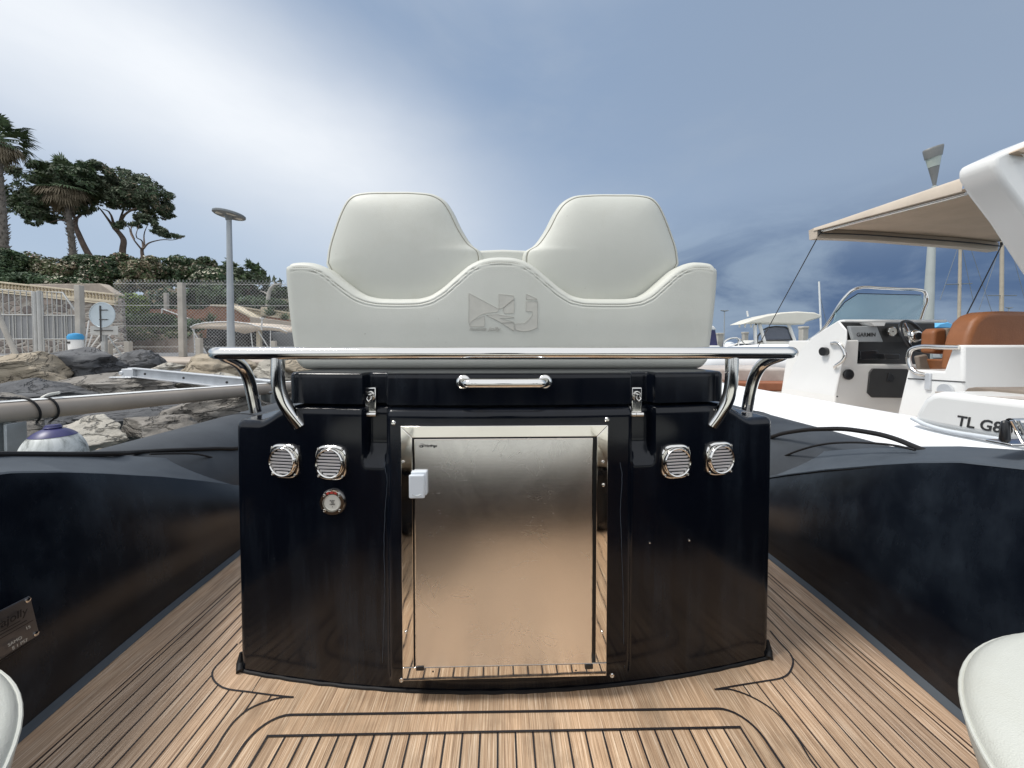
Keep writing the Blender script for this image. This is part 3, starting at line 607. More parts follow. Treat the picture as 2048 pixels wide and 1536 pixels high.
def vent(px, py):
    c = con_face(px, py, 0); sl_ = .152*(c.x-CC)/.645**2; rot = Matrix.Rotation(math.atan(sl_), 3, 'Z'); w, h = .037, .0395
    def T(p): return c+rot @ Vector(p)
    n = 64; out = []
    for k in range(n):
        a = 2*math.pi*k/n; ca, sa = math.cos(a), math.sin(a); e = 3.4; q = (abs(ca)**e+abs(sa)**e)**(-1/e)
        out.append((w*q*ca, h*q*sa))
    prof = [(1.0, .001), (1.0, -.0035), (.965, -.0062), (.90, -.0072)]
    vs = []; 
    for f, y in prof: vs += [T((f*a, y, f*b)) for a, b in out]
    ri = [(.0335, -.0074), (.0325, -.0125), (.0305, -.0145), (.0285, -.0135), (.0278, -.009), (.0278, .0005)]
    for r, y in ri: vs += [T((r*math.cos(2*math.pi*k/n), y, r*1.04*math.sin(2*math.pi*k/n))) for k in range(n)]
    m = len(prof)+len(ri); mb = MB(); mb.add(vs, [(j*n+k, j*n+(k+1) % n, (j+1)*n+(k+1) % n, (j+1)*n+k) for j in range(m-1) for k in range(n)])
    V = mb.build('vent', 'chrome', con, smooth=45)
    mb = MB(); r = .0279
    for j in range(8):
        z = -.0245+.0072*j; hw = math.sqrt(max(1e-6, r*r-(z/1.04)**2))*.995; 
        A, B = T((-hw, -.0085, z-.0026)), T((hw, -.0085, z-.0026)); C_, D_ = T((hw, -.0110, z+.0020)), T((-hw, -.0110, z+.0020))
        t = Vector((0, 0, .0008)); mb.add([A, B, C_, D_, A+t, B+t, C_+t, D_+t], [(0, 1, 2, 3), (4, 5, 6, 7), (0, 1, 5, 4), (2, 3, 7, 6)])
    mb.build('louvres', 'louvre_white', V, smooth=0)
    mb = MB(); mb.add([T((.0277*math.cos(2*math.pi*k/40), -.0012, .0288*math.sin(2*math.pi*k/40))) for k in range(40)], [tuple(range(40))]); mb.build('dark_opening', 'black_plastic', V, smooth=0)
    for sx in (-1, 1):
        for sz in (-1, 1): screw(T((sx*.0282, -.0068, sz*.0305)), .0034, V)
plain('louvre_white', (.74, .73, .74), .35, 0, .03, 30)
for p in ((571, 921), (664, 924), (1350, 922), (1437, 916)): vent(*p)
def socket():
    c = con_face(667, 1003, 0); mb = MB(); mb.lathe([(.030, .0), (.030, .004), (.0265, .009), (.020, .0095), (.0195, .006), (.0195, .0)], c, 40, 'y'); K = mb.build('washdown_socket', 'chrome', con)
    mb = MB(); mb.lathe([(.0190, .0), (.0190, .006), (.0165, .0085), (.0160, .0075), (.0001, .0075)], c, 36, 'y'); cap = mb.build('push_cap', 'ivory', K)
    for a in (45, 135, 225, 315): screw(c+Vector((.0235*math.cos(R(a)), -.0088, .0235*math.sin(R(a)))), .0034, K)
    mb = MB(); vs = []
    for k in range(13):
        a = R(62+56*k/12); vs += [c+Vector((.0215*math.cos(a), -.0099, .0215*math.sin(a))), c+Vector((.0262*math.cos(a), -.0092, .0262*math.sin(a)))]
    mb.add(vs, [(2*i, 2*i+1, 2*i+3, 2*i+2) for i in range(12) if i not in (3, 8)]); mb.build('red_lettering', 'red_ink', K, smooth=0)
    for t, z in (('PUSH', .0035), ('TO', -.0005), ('OPEN', -.0045)): text_mesh(t, 'cap_text', 'ink', cap, c+Vector((.001, -.0085, z)), (1, 0, 0), (0, 0, 1), .0046, .0001, 0, .00008, 'CENTER')
    mb = MB(); q = c+Vector((.001, -.0083, -.0085)); mb.prism([q+Vector((-.001, 0, -.001)), q+Vector((.001, 0, -.001)), q+Vector((0, 0, .0018))], (0, -.0002, 0)); mb.build('cap_mark', 'ink', cap, smooth=0)
socket()
def fridge():
    Y = .819; a = U(801, 853, Y=Y); b = U(1213, 1352, Y=Y); x0, x1, z1, z0 = a.x, b.x, a.z, b.z; t = .0245
    F_ = [((x0, z1), (x1, z1), (x1-t, z1-t), (x0+t, z1-t)), ((x0, z0+t*1.25), (x0+t, z0+t*1.25), (x0+t, z1-t-.0004), (x0, z1-.0004)), ((x1-t, z0+t*1.25), (x1, z0+t*1.25), (x1, z1-.0004), (x1-t, z1-t-.0004)), ((x0, z0), (x1, z0), (x1, z0+t*1.2), (x0, z0+t*1.2))]
    mb = MB()
    for q in F_: mb.prism([Vector((x, Y, z)) for x, z in q], (0, .022, 0))
    fr = mb.build('fridge', 'mirror', con, smooth=30, bevel=.0012)
    mb = MB(); mb.box2((x0+t-.001, Y+.012, z0+t), (x1-t+.001, Y+.026, z1-t+.001)); mb.build('door_recess', 'black_plastic', fr, smooth=0)
    xa = U(829, 900, Y=Y).x; xb = U(1185, 900, Y=Y).x; zt = U(1000, 878, Y=Y).z; zb = U(1000, 1331, Y=Y).z
    bulge = lambda u, v: -.0018*math.sin(math.pi*u)*math.sin(math.pi*v)
    mb = MB(); mb.grid(lambda u, v: Vector((xa+(xb-xa)*u, Y-.001+bulge(u, v), zb+(zt-zb)*v)), 30, 40)
    mb.add([Vector((xa, Y-.001, zb)), Vector((xb, Y-.001, zb)), Vector((xb, Y-.001, zt)), Vector((xa, Y-.001, zt)), Vector((xa, Y+.02, zb)), Vector((xb, Y+.02, zb)), Vector((xb, Y+.02, zt)), Vector((xa, Y+.02, zt))], [(0, 1, 5, 4), (1, 2, 6, 5), (2, 3, 7, 6), (3, 0, 4, 7)])
    mb.build('door', 'brushed', fr, smooth=30, fix=False)
    mb = MB()
    for A, B in (((xa, zb), (xb, zb)), ((xa, zt), (xb, zt)), ((xa, zb), (xa, zt)), ((xb, zb), (xb, zt))): mb.tube([(A[0], Y-.0006, A[1]), (B[0], Y-.0006, B[1])], .0012, 8)
    mb.build('door_edge', 'chrome', fr)
    for x, y in ((806, 924), (1206, 924), (812, 1264), (1204, 1264), (1207, 970)): screw(U(x, y, Y=Y-.0005), .0036, fr)
    for x, y in ((866, 1343), (1152, 1341)): 
        mb = MB(); mb.lathe([(.0018, 0), (.0018, .0006)], U(x, y, Y=Y), 10, 'y'); mb.build('drain_hole', 'ink', fr)
    for x0_, x1_, y0_, y1_ in ((832, 848, 1333, 1341), (1170, 1186, 1329, 1338)):
        mb = MB(); p = U(x0_, y0_, Y=Y-.002); q = U(x1_, y1_, Y=Y-.002); mb.box2((p.x, Y-.003, q.z), (q.x, Y+.01, p.z)); mb.build('hinge', 'black_plastic', fr, bevel=.001)
    p = U(818, 949, Y=Y-.012); q = U(850, 996, Y=Y-.012)
    mb = MB(); mb.box2((p.x+.003, Y-.010, q.z+.004), (q.x+.0035, Y+.004, p.z+.005)); lt = mb.build('door_latch', 'white_plastic', fr, bevel=.003, seg=3)
    mb = MB(); mb.box2((p.x, Y-.016, q.z), (q.x, Y-.0095, p.z)); mb.build('latch_cover', 'white_plastic', lt, bevel=.003, seg=3)
    mb = MB(); cx = (p.x+q.x)/2; mb.tube([(cx-.009, Y-.0163, q.z+.009), (cx, Y-.0163, q.z+.005), (cx+.009, Y-.0163, q.z+.009)], .0009, 6); mb.build('latch_mark', 'galv', lt)
    # maker's badge
    c = U(843, 892.5, Y=Y-.003); yb = Y-.0024
    mb = MB(); mb.lathe([(.0062, 0), (.0062, .0006)], (c.x, yb, c.z), 24, 'y', (1, .78)); bd = mb.build('badge', 'ink', fr)
    mb = MB(); mb.tube([(c.x+.0052*math.cos(t), yb-.0008, c.z+.0040*math.sin(t)) for t in np.linspace(0, 2*math.pi, 24, endpoint=False)], .0006, 6, closed=True); mb.build('badge_ring', 'ivory', bd)
    text_mesh('v', 'badge_letter', 'ivory', bd, (c.x-.0022, yb-.0009, c.z-.0016), (1, 0, 0), (0, 0, 1), .0070, .0001, .1, .0002)
    text_mesh('Vitrifrigo', 'badge_text', 'ink', bd, (c.x+.0064, yb, c.z-.0022), (1, 0, 0), (0, 0, 1), .0072, .0001, .15, .00018)
fridge()
# sealant along the base
mb = MB(); mb.tube([Vector((x, bow(x)-.001+.0018*noise.noise((x*30, 0, 0)), .0015)) for x in np.linspace(CC-.64, CC+.64, 160)], .0042, 8); mb.tube([(CC-.647, .925, .004), (CC-.649, 1.6, .004)], .006, 8); mb.tube([(CC+.647, .925, .004), (CC+.649, 1.6, .004)], .006, 8); mb.build('sealant_bead', 'rubber', con)
for s in (-1, 1):
    w_ = [U(x, y, Y=.9) for x, y in (((768, 925), (774, 960), (771, 1010), (768, 1090), (770, 1180), (767, 1260), (765, 1325)) if s < 0 else ((1240, 925), (1244, 950), (1241, 1010), (1243, 1090), (1246, 1180), (1247, 1260), (1249, 1335)))]
    w_ = [con_face(1024+FPX*((p-CAM).dot(cr)/(p-CAM).dot(cf)), PY0-FPX*((p-CAM).dot(cu)/(p-CAM).dot(cf)), .0003) for p in w_]
    mb = MB(); P_ = smooth_path(w_, 8); mb.tube([p+Vector((.0015*noise.noise((i*.6, 3*s, 0)), 0, 0)) for i, p in enumerate(P_)], .0007, 5); mb.build('sealant_line', 'seal_line', con)
    mb = MB(); mb.tube([(CC+s*.640, .912, .004), (CC+s*.650, .928, .012), (CC+s*.650, .932, .035)], [.008, .008, .003], 10); mb.build('sealant_bead', 'rubber', con)
# ---------------------------------------------------------------- double helm seat
seat = thing('helm_bench', (CC, 1.15, .717), 'cream double helm seat with rounded headrests and embossed emblem, standing on the black console', 'bench seat')
YS = 1.0
TOPL = [(573, 545), (576, 533), (584, 526), (600, 524), (625, 525), (645, 531), (662, 541), (690, 564), (716, 583), (736, 592), (760, 597), (800, 598), (840, 597), (862, 591), (885, 576), (912, 552), (938, 530), (958, 520), (980, 515), (1000, 514), (1025, 515), (1046, 520), (1066, 531), (1090, 551), (1118, 575), (1142, 591), (1165, 597), (1200, 598), (1250, 598), (1276, 594), (1296, 583), (1322, 560), (1345, 540), (1365, 529), (1385, 524), (1410, 525), (1424, 529), (1431, 540), (1433, 552)]
def seat_panel():
    T = [U(x, y, Y=YS+.018) for x, y in TOPL]; zb = U(1000, 739, Y=YS).z; xs0, xs1 = T[0].x, T[-1].x
    tx = [p.x for p in T]; tz = [p.z for p in T]
    for i in range(1, len(tx)): tx[i] = max(tx[i], tx[i-1]+1e-4)
    NX, NZ = 360, 90; TH = .12; Rr = .022
    X = np.linspace(xs0, xs1, NX); ZT = np.interp(X, tx, tz)
    k = np.ones(7)/7; ZT = np.concatenate([ZT[:3], np.convolve(ZT, k, 'valid'), ZT[-3:]])
    sl = np.gradient(ZT, X)
    def colp(i):
        x = X[i]; zt = ZT[i]; dl = min(x-xs0, xs1-x); zbb = zb+.030*(1-min(1, dl/.03))**2; 
        return x, zt, zbb, dl
    def P(i, j):
        x, zt, zbb, dl = colp(i); t = j/(NZ-1); tt = .5-.5*math.cos(math.pi*t) if 0 else t
        z = zbb+(zt-zbb)*tt; dt = (zt-z)/math.sqrt(1+sl[i]**2); d = max(0, min(dt, z-zbb, dl))
        y = YS+(Rr-math.sqrt(max(0, Rr**2-(Rr-min(d, Rr))**2)))
        for s0, w in ((.0165, .0014), (.0235, .0012)):
            if dl > .02: y += .0022*math.exp(-((dt-s0)/w)**2)
        y -= .004*math.sin(math.pi*t)*sstep(dl, 0, .2)
        xx = x-(.018 if x < CC else -.018)*(-1)*(1-t)*0
        xx = x+( .022*(1-t)**1.5*(1 if x < CC else -1))*(1-sstep(dl, 0, .25))
        return Vector((xx, y, z))
    mb = MB(); vs = [P(i, j) for i in range(NX) for j in range(NZ)]; mb.add(vs, [(i*NZ+j, (i+1)*NZ+j, (i+1)*NZ+j+1, i*NZ+j+1) for i in range(NX-1) for j in range(NZ-1)])
    # rim and back
    rim = [vs[i*NZ+NZ-1] for i in range(NX)]; bot = [vs[i*NZ] for i in range(NX)]; le = [vs[j] for j in range(NZ)]; re = [vs[(NX-1)*NZ+j] for j in range(NZ)]
    loop = rim+re[::-1][1:]+bot[::-1][1:]+le[1:-1]; n = len(loop)
    rings = [loop]+[[Vector((p.x, YS+y, p.z)) for p in loop] for y in (.05, TH-.02, TH)]
    mb.add([p for r in rings for p in r], [(a*n+k, a*n+(k+1) % n, (a+1)*n+(k+1) % n, (a+1)*n+k) for a in range(3) for k in range(n)])
    mb.add([Vector((p.x, YS+TH, p.z)) for p in rim]+[Vector((p.x, YS+TH, p.z)) for p in bot], [(i, i+1, NX+i+1, NX+i) for i in range(NX-1)])
    o = mb.build('backrest', 'vinyl', seat, smooth=60); me = o.data; bm = bmesh.new(); bm.from_mesh(me); bmesh.ops.remove_doubles(bm, verts=bm.verts, dist=.0002); bmesh.ops.recalc_face_normals(bm, faces=bm.faces); bm.to_mesh(me); bm.free()
    # stitching: two rows of short thread stitches below the rolled edge
    mb = MB()
    for s0 in (.0165, .0235):
        acc = 0
        pts = []
        for i in range(6, NX-6):
            nrm = math.sqrt(1+sl[i]**2); pts.append(Vector((X[i]+sl[i]/nrm*s0, YS-.0004+.0012+(Rr-math.sqrt(Rr**2-(Rr-min(s0, Rr))**2)), ZT[i]-s0/nrm)))
        for i in range(0, len(pts)-2, 2): mb.tube([pts[i], pts[i+1]+(pts[i+2]-pts[i+1])*.5], .0006, 5, caps=False)
    mb.build('stitching', 'stitch', o, smooth=0)
    # embossed emblem and lettering
    def E(poly, nm='emblem', mat='emboss'):
        P_ = [U(900+x/9.309, 570+y/9.309, Y=YS-.0048) for x, y in poly]; m2 = MB(); m2.prism(P_, (0, .0022, 0)); return m2
    polys = [[(350, 150), (910, 450), (880, 500), (700, 520), (600, 545), (530, 580), (460, 630), (400, 672), (362, 740), (350, 700)], [(365, 770), (370, 722), (420, 662), (520, 620), (635, 572), (640, 600), (640, 775)], [(910, 170), (1185, 200), (1185, 255), (1000, 415), (912, 446)], [(1190, 270), (1190, 520), (1012, 530), (985, 452), (1003, 424)],
             [(680, 560), (870, 545), (1190, 600), (1190, 612), (930, 618), (1190, 690), (960, 704)], [(965, 712), (1190, 708), (1190, 855)], [(1420, 170), (1620, 258), (1620, 270), (1420, 270)], [(1415, 310), (1625, 310), (1625, 790), (1560, 820), (1480, 850), (1350, 862), (1210, 832), (1210, 722), (1390, 715), (1470, 640), (1535, 560), (1530, 490), (1415, 490)]]
    mb = MB(); md = MB()
    for q in polys:
        P_ = [U(900+x/9.309, 570+y/9.309, Y=YS-.0046) for x, y in q]; mb.prism(P_, (0, .0022, 0)); md.tube([p+Vector((0, -.0001, 0)) for p in P_], .00055, 5, closed=True)
    em = mb.build('emblem', 'emboss', o, smooth=0); md.build('emblem_edge', 'embossd', o)
    p = U(938, 661, Y=YS-.0046); text_mesh('nuova jolly', 'emblem_text', 'embossd', o, p, (1, 0, 0), (0, 0, 1), .0135, .0004, .35, .0001, sx=1.35)
seat_panel()
def headrest(pts, cxp, czp):
    Y0 = 1.065; P = smooth_path([U(x, y, Y=Y0+.017) for x, y in pts]+[U(*pts[0], Y=Y0+.017)], 5)[:-1]; P = [Vector((p.x, Y0, p.z)) for p in P]; c = U(cxp, 505, Y=Y0); n = len(P)
    prof = [(0, -.034), (.15, -.0338), (.3, -.0325), (.45, -.0302), (.6, -.0262), (.7, -.0217), (.78, -.0168), (.85, -.0108), (.9, -.0055), (.928, -.0012), (.935, .0012), (.942, -.0008), (.958, .0008), (.98, .007), (.995, .018), (1.0, .03), (1.0, .08), (.985, .094), (.9, .105), (.5, .108), (0, .108)]
    mb = MB(); vs = []
    rx = max(abs(p.x-c.x) for p in P)*.86; rz = max(abs(p.z-c.z) for p in P)*.86
    for f, y in prof:
        w = sstep(f, .25, .93)
        for p in P:
            q = Vector((p.x-c.x, 0, p.z-c.z)); a = math.atan2(q.z/rz, q.x/rx); e = Vector((rx*math.cos(a), 0, rz*math.sin(a))); g = e*(1-w)+q*w
            vs.append(Vector((c.x+g.x*f, Y0+y, c.z+g.z*f)))
    mb.add(vs, [(j*n+k, j*n+(k+1) % n, (j+1)*n+(k+1) % n, (j+1)*n+k) for j in range(len(prof)-1) for k in range(n)])
    o = mb.build('headrest', 'vinyl', seat, smooth=70); me = o.data; bm = bmesh.new(); bm.from_mesh(me); bmesh.ops.remove_doubles(bm, verts=bm.verts, dist=.0003); bmesh.ops.recalc_face_normals(bm, faces=bm.faces); bm.to_mesh(me); bm.free()
    me.set_sharp_from_angle(angle=R(80))
    mb = MB(); L_ = [Vector((c.x+(p.x-c.x)*.935, Y0-.0003, c.z+(p.z-c.z)*.935)) for p in P]; mb.tube(L_, .0010, 5, closed=True); mb.build('seam', 'stitch', o)
headrest([(653, 530), (657, 500), (668, 462), (682, 424), (694, 402), (706, 391), (724, 386), (780, 384), (840, 385), (872, 390), (892, 402), (905, 420), (925, 460), (945, 490), (966, 508), (960, 560), (900, 620), (820, 640), (740, 620), (675, 570)], 800, 500)
headrest([(1357, 530), (1353, 500), (1342, 466), (1328, 430), (1316, 408), (1303, 396), (1285, 391), (1230, 389), (1170, 390), (1142, 394), (1122, 406), (1108, 424), (1088, 462), (1066, 492), (1044, 508), (1050, 560), (1110, 620), (1190, 640), (1270, 620), (1335, 570)], 1215, 500)
mb = MB(); P = [U(x, y, Y=1.075) for x, y in ((948, 501), (960, 500), (1005, 498), (1050, 500), (1062, 501), (1062, 560), (948, 560))]; mb.prism(P, (0, .09, 0)); mb.build('centre_bridge', 'vinyl', seat, bevel=.008, seg=3)
mb = MB(); mb.box2((CC-.50, 1.10, .72), (CC+.50, 1.52, .86)); mb.build('seat_cushion', 'vinyl', seat, bevel=.03, seg=3)
# ---------------------------------------------------------------- two stools in the near corners
def stool(cx, cy, r, label):
    t = thing('stool', (cx, cy, 0), label, 'stool', 'round cream cushioned stools on the deck')
    mb = MB(); zt = .443; mb.lathe([(r*.88, zt-.085), (r*.965, zt-.06), (r*.992, zt-.032), (r, zt-.016), (r*.992, zt-.007), (r*.97, zt-.0005), (r*.93, zt+.004), (r*.7, zt+.010), (r*.3, zt+.013), (.0005, zt+.013)], (cx, cy, 0), 96); c = mb.build('cushion', 'vinyl', t, smooth=70)
    mb = MB(); mb.tube([(cx+r*.999*math.cos(a), cy+r*.999*math.sin(a), zt-.012) for a in np.linspace(0, 2*math.pi, 96, endpoint=False)], .0022, 8, closed=True); mb.build('piping', 'vinyl', c)
    mb = MB(); mb.lathe([(r*.62, 0), (r*.66, .02), (r*.70, .2), (r*.86, zt-.09), (r*.86, zt-.084)], (cx, cy, 0), 48); mb.build('pedestal', 'pedestal', t, smooth=50)
def stool_at(px, py, side, r, label, z=.443):
    L_ = U(px, py, Z=z); n = math.hypot(L_.x, L_.y); stool(L_.x+side*L_.y/n*r, L_.y-side*L_.x/n*r, r, label)
stool_at(1922, 1345, 1, .295, 'cream round stool at the bottom right, beside the black side moulding')
stool_at(40, 1395, -1, .295, 'cream round stool at the bottom left, below the data plate')
# ---------------------------------------------------------------- shore on the left
rnd = random.Random(7)
def boulder(pxc, pyc, wpx, hpx, Y, mat, label, seed, flat=1.0, yaw=0.0, deep=.8, lean=0):
    c = U(pxc, pyc, Y=Y); k = (c-CAM).dot(cf)/FPX; w, h = wpx*k/2, hpx*k/2; d = w*deep
    rg = random.Random(seed); bm = bmesh.new(); bmesh.ops.create_icosphere(bm, subdivisions=5, radius=1)
    pl = []
    for _ in range(11):
        n = Vector((rg.uniform(-1, 1), rg.uniform(-1, 1), rg.uniform(-1, 1))).normalized(); pl.append((n, rg.uniform(.5, .85)))
    pl.append((Vector((.1, -.35, 1)).normalized(), .86))
    rot = Matrix.Rotation(lean, 3, 'Y') @ Matrix.Rotation(yaw, 3, 'Z')
    for v in bm.verts:
        p = v.co.copy()
        for n, dd in pl:
            e = p.dot(n)-dd
            if e > 0: p -= n*e*.92
        nn = noise.fractal(p*1.6+Vector((seed*3.1, 0, 0)), 1.0, 2.0, 5)
        lay = noise.noise(Vector((p.x*.8, p.y*.8, p.z*6+seed))); r2 = noise.fractal(p*5+Vector((seed, 4, 0)), .9, 2.1, 4)
        p *= 1+.12*nn+.05*lay+.045*r2
        p = Vector((p.x*w*1.10, p.y*d*1.12, p.z*h*1.38)); v.co = rot @ p
    me = bpy.data.meshes.new('boulder'); bm.to_mesh(me); bm.free(); me.materials.append(M[mat])
    me.polygons.foreach_set('use_smooth', [True]*len(me.polygons)); me.set_sharp_from_angle(angle=R(50))
    o = bpy.data.objects.new('boulder', me); COL.objects.link(o); o.location = c
    return tag(o, label, 'boulder', 'boulders of the breakwater')
RK = [(50, 752, 175, 80, 5.4, 'rock_tan', 'pale tan boulder at the left edge, below the gate', 1, .12),
 (182, 735, 175, 58, 6.2, 'rock_dark', 'smooth dark grey boulder with an arched top in front of the round sign', 2, -.05),
 (285, 728, 90, 44, 6.7, 'rock_dark', 'small dark boulder tip behind the end of the metal beam', 3, .3),
 (240, 773, 235, 44, 5.0, 'rock_grey', 'long brown-grey boulder below the dark arched boulder', 4, .05),
 (70, 790, 190, 46, 4.3, 'rock_dark', 'dark grey slab lying just above the beige boom at the left edge', 5, .08),
 (445, 745, 185, 70, 6.4, 'rock_tan', 'large pale cracked boulder above the metal beam', 6, -.1),
 (560, 750, 110, 64, 6.3, 'rock_pale', 'pale greenish boulder seen through the chrome rail leg', 7, .1),
 (335, 739, 60, 26, 6.6, 'rock_pale', 'small light boulder between the dark tip and the pale cracked boulder', 8, 0),
 (420, 772, 140, 42, 5.6, 'rock_pale', 'light boulder just under the metal beam', 9, .1),
 (180, 868, 150, 50, 2.9, 'rock_pale', 'light flat-topped boulder beside the round fender', 10, .05),
 (320, 860, 170, 56, 3.2, 'rock_grey', 'rounded grey boulder between the light boulder and the black tube', 11, -.06),
 (262, 912, 220, 52, 2.6, 'rock_tan', 'low brown boulder half hidden by the black tube', 12, .05),
 (455, 828, 210, 72, 3.9, 'rock_grey', 'rough grey boulder below the boom, left of the chrome rail', 13, -.12),
 (285, 822, 270, 48, 4.2, 'rock_dark', 'dark wet boulder under the middle of the boom', 14, 0),
 (100, 842, 190, 52, 3.7, 'rock_dark', 'dark boulder behind the grey boom post', 15, .1),
 (5, 885, 110, 90, 2.9, 'rock_grey', 'grey boulder at the left edge behind the boom post', 16, .4),
 (560, 800, 150, 60, 4.6, 'rock_grey', 'grey boulder behind the two left rail legs', 17, .2),
 (-60, 830, 200, 70, 3.6, 'rock_grey', 'grey boulder cut by the left edge under the boom', 18, .2),
 (660, 745, 190, 60, 6.5, 'rock_tan', 'tan boulder hidden behind the helm seat', 19, .2)]
for a in RK: boulder(*a[:8], yaw=a[8])
# loose stones low between the boulders, coloured dark as the shadow there
def rubble():
    mb = MB(); rg = random.Random(5)
    for _ in range(420):
        x = rg.uniform(-11, -1.0); y = rg.uniform(2.0, 7.0)
        if abs(x) > 1.6*y+1: continue
        z = -.5+.72*sstep((y-1.9)/5.3, 0, 1)+rg.uniform(-.02, .06); r = rg.uniform(.08, .26); c = Vector((x, y, z)); vs = []
        rot = Matrix.Rotation(rg.uniform(0, 6), 3, 'Z') @ Matrix.Rotation(rg.uniform(-.4, .4), 3, 'X')
        for k in range(26):
            t = math.acos(1-2*(k+.5)/26); a = k*2.399; p = Vector((math.sin(t)*math.cos(a), math.sin(t)*math.sin(a), math.cos(t)))
            p *= rg.uniform(.8, 1.1); vs.append(c+rot @ Vector((p.x*r*1.3, p.y*r, p.z*r*.7)))
        bm = bmesh.new(); V_ = [bm.verts.new(v) for v in vs]; h = bmesh.ops.convex_hull(bm, input=V_); bm.verts.ensure_lookup_table(); bm.verts.index_update()
        mb.add([v.co.copy() for v in bm.verts], [tuple(v.index for v in f.verts) for f in bm.faces]); bm.free()
    tag(mb.build('rubble', 'rock_dark', smooth=0), kind='stuff', label='loose stones coloured dark as shadow in the gaps between the boulders', cat='rubble')
rubble()
# metal beam lying on the rocks
def beam():
    Y0 = 4.9; a0, a1 = U(262, 737, Y=Y0), U(262, 753, Y=Y0); b0, b1 = U(545, 763, Y=4.0), U(545, 785, Y=4.0)
    t = thing('metal_beam', a1, 'white metal beam with a hinged end bracket lying across the boulders', 'beam')
    mb = MB(); mb.prism([a0, b0, b1, a1], (0, .012, 0)); w = mb.build('web', 'alu', t, bevel=.002)
    for p, q in ((a0, b0), (a1, b1)):
        mb = MB(); n = Vector((0, .09, 0)); d = Vector((0, 0, .012)); mb.prism([p-n*.5, q-n*.5, q+n*.5, p+n*.5], d); mb.build('flange', 'alu', t, bevel=.002)
    for f in (.12, .42, .72, .9):
        p = a0.lerp(b0, f).lerp(a1.lerp(b1, f), .5)-Vector((0, .003, 0)); mb = MB(); mb.lathe([(.014, 0), (.014, .004)], p, 10, 'y'); mb.build('bolt_hole', 'charcoal', w)
    c = U(275, 745, Y=Y0); mb = MB(); mb.box(c+Vector((-.05, -.02, .0)), (.14, .12, .10)); mb.box(c+Vector((-.12, -.02, -.055)), (.26, .16, .018)); mb.tube([c+Vector((-.12, -.09, .0)), c+Vector((-.12, .06, .0))], .025, 12); mb.build('end_bracket', 'alu', t, bevel=.006)
beam()
# beige mooring boom with posts, fender hanging on it
def boom():
    A = U(-70, 831, Y=2.0); B = U(548, 776, Y=4.1); C2 = B+(B-A)*.45; r = .058
    t = thing('mooring_boom', (A.x, A.y, -.3), 'long beige mooring boom, paler along its top, running over the rocks at the left', 'boom')
    d = (B-A).normalized(); mb = MB(); mb.tube([A-d*.8, A, B, C2], r, 32); mb.build('pipe', 'boom', t)
    up = Vector((0, 0, 1)); side = d.cross(up).normalized(); side = side if side.y < 0 else -side; mb = MB(); vs = []
    for p in (A-d*.8, C2):
        for an in np.linspace(R(62), R(118), 7): vs.append(p+side*math.cos(an)*(r+.004)+up*math.sin(an)*(r+.004))
    mb.add(vs, [(k, k+1, 7+k+1, 7+k) for k in range(6)]); mb.build('pale_top', 'white_paint', t)  # upper side of the pipe made paler
    for px, yy in ((38, 2.12), (536, 4.0)):
        p = A+d*((U(px, 830, Y=yy)-A).dot(d)); 
        mb = MB(); mb.box((p.x-.045, p.y-.01, p.z-.06-.42), (.014, .09, .84)); mb.box((p.x+.045, p.y+.01, p.z-.06-.42), (.014, .09, .84)); mb.box((p.x, p.y+.03, p.z-.06-.42), (.09, .010, .84)); mb.build('post', 'galv', t, bevel=.002)
    # fender
    Yf = 2.02; c = U(108, 914, Y=Yf); kk = Yf/FPX; rr = 47*kk
    f = thing('fender', (c.x, c.y, c.z-rr), 'round blue-topped fender with peeling white body hanging from the beige boom', 'fender')
    mb = MB(); mb.lathe([(rr*math.cos(t_), rr*1.22*math.sin(t_)) for t_ in np.linspace(-1.5, R(50), 20)], c, 40); mb.build('float_body', 'fender', f, smooth=60)
    mb = MB(); mb.lathe([(rr*1.012*math.cos(t_), rr*1.235*math.sin(t_)) for t_ in np.linspace(R(47), R(76), 12)]+[(rr*.28, rr*1.24), (rr*.24, rr*1.28), (rr*.22, rr*1.34)], c, 40); mb.build('cap', 'navy_vinyl', f, smooth=60)
    # lashing
    l = thing('lashing_rope', (c.x, c.y, c.z+rr), 'dark rope lashed over the boom and tied to the blue fender', 'rope')
    eye = c+Vector((0, 0, rr*1.3))
    def bp(px):
        lo, hi = 0.0, 1.0
        for _ in range(30):
            m_ = (lo+hi)/2; v = A.lerp(B, m_)-CAM; x = 1024+FPX*v.dot(cr)/v.dot(cf)
            if x < px: lo = m_
            else: hi = m_
        return A.lerp(B, lo)
    for pa, pb in ((38, 70), (84, 104)):
        mb = MB(); P = [eye+Vector((.0, -.02, -.01))]
        for k in range(15):
            an = R(-80+230*k/14); q = bp(pb+(pa-pb)*k/14); P.append(q+side*math.cos(an)*(r+.008)+up*math.sin(an)*(r+.008))
        mb.tube(smooth_path(P, 3), .0055, 8); mb.build('rope_turn', 'rubber', l)
    q = bp(30); mb = MB(); mb.tube(smooth_path([bp(42)+up*(r+.01), q+up*(r+.012), bp(0)+up*(r+.02), bp(-40)+up*(r+.03)]), .0055, 8); mb.build('loose_end', 'rubber', l)
    q = bp(84); mb = MB(); mb.tube(smooth_path([q+up*(r+.004), q+up*(r+.02)+d*.03, q+up*(r+.028)+d*.08]), .008, 8); mb.build('rope_whipping', 'ivory', l)
boom()
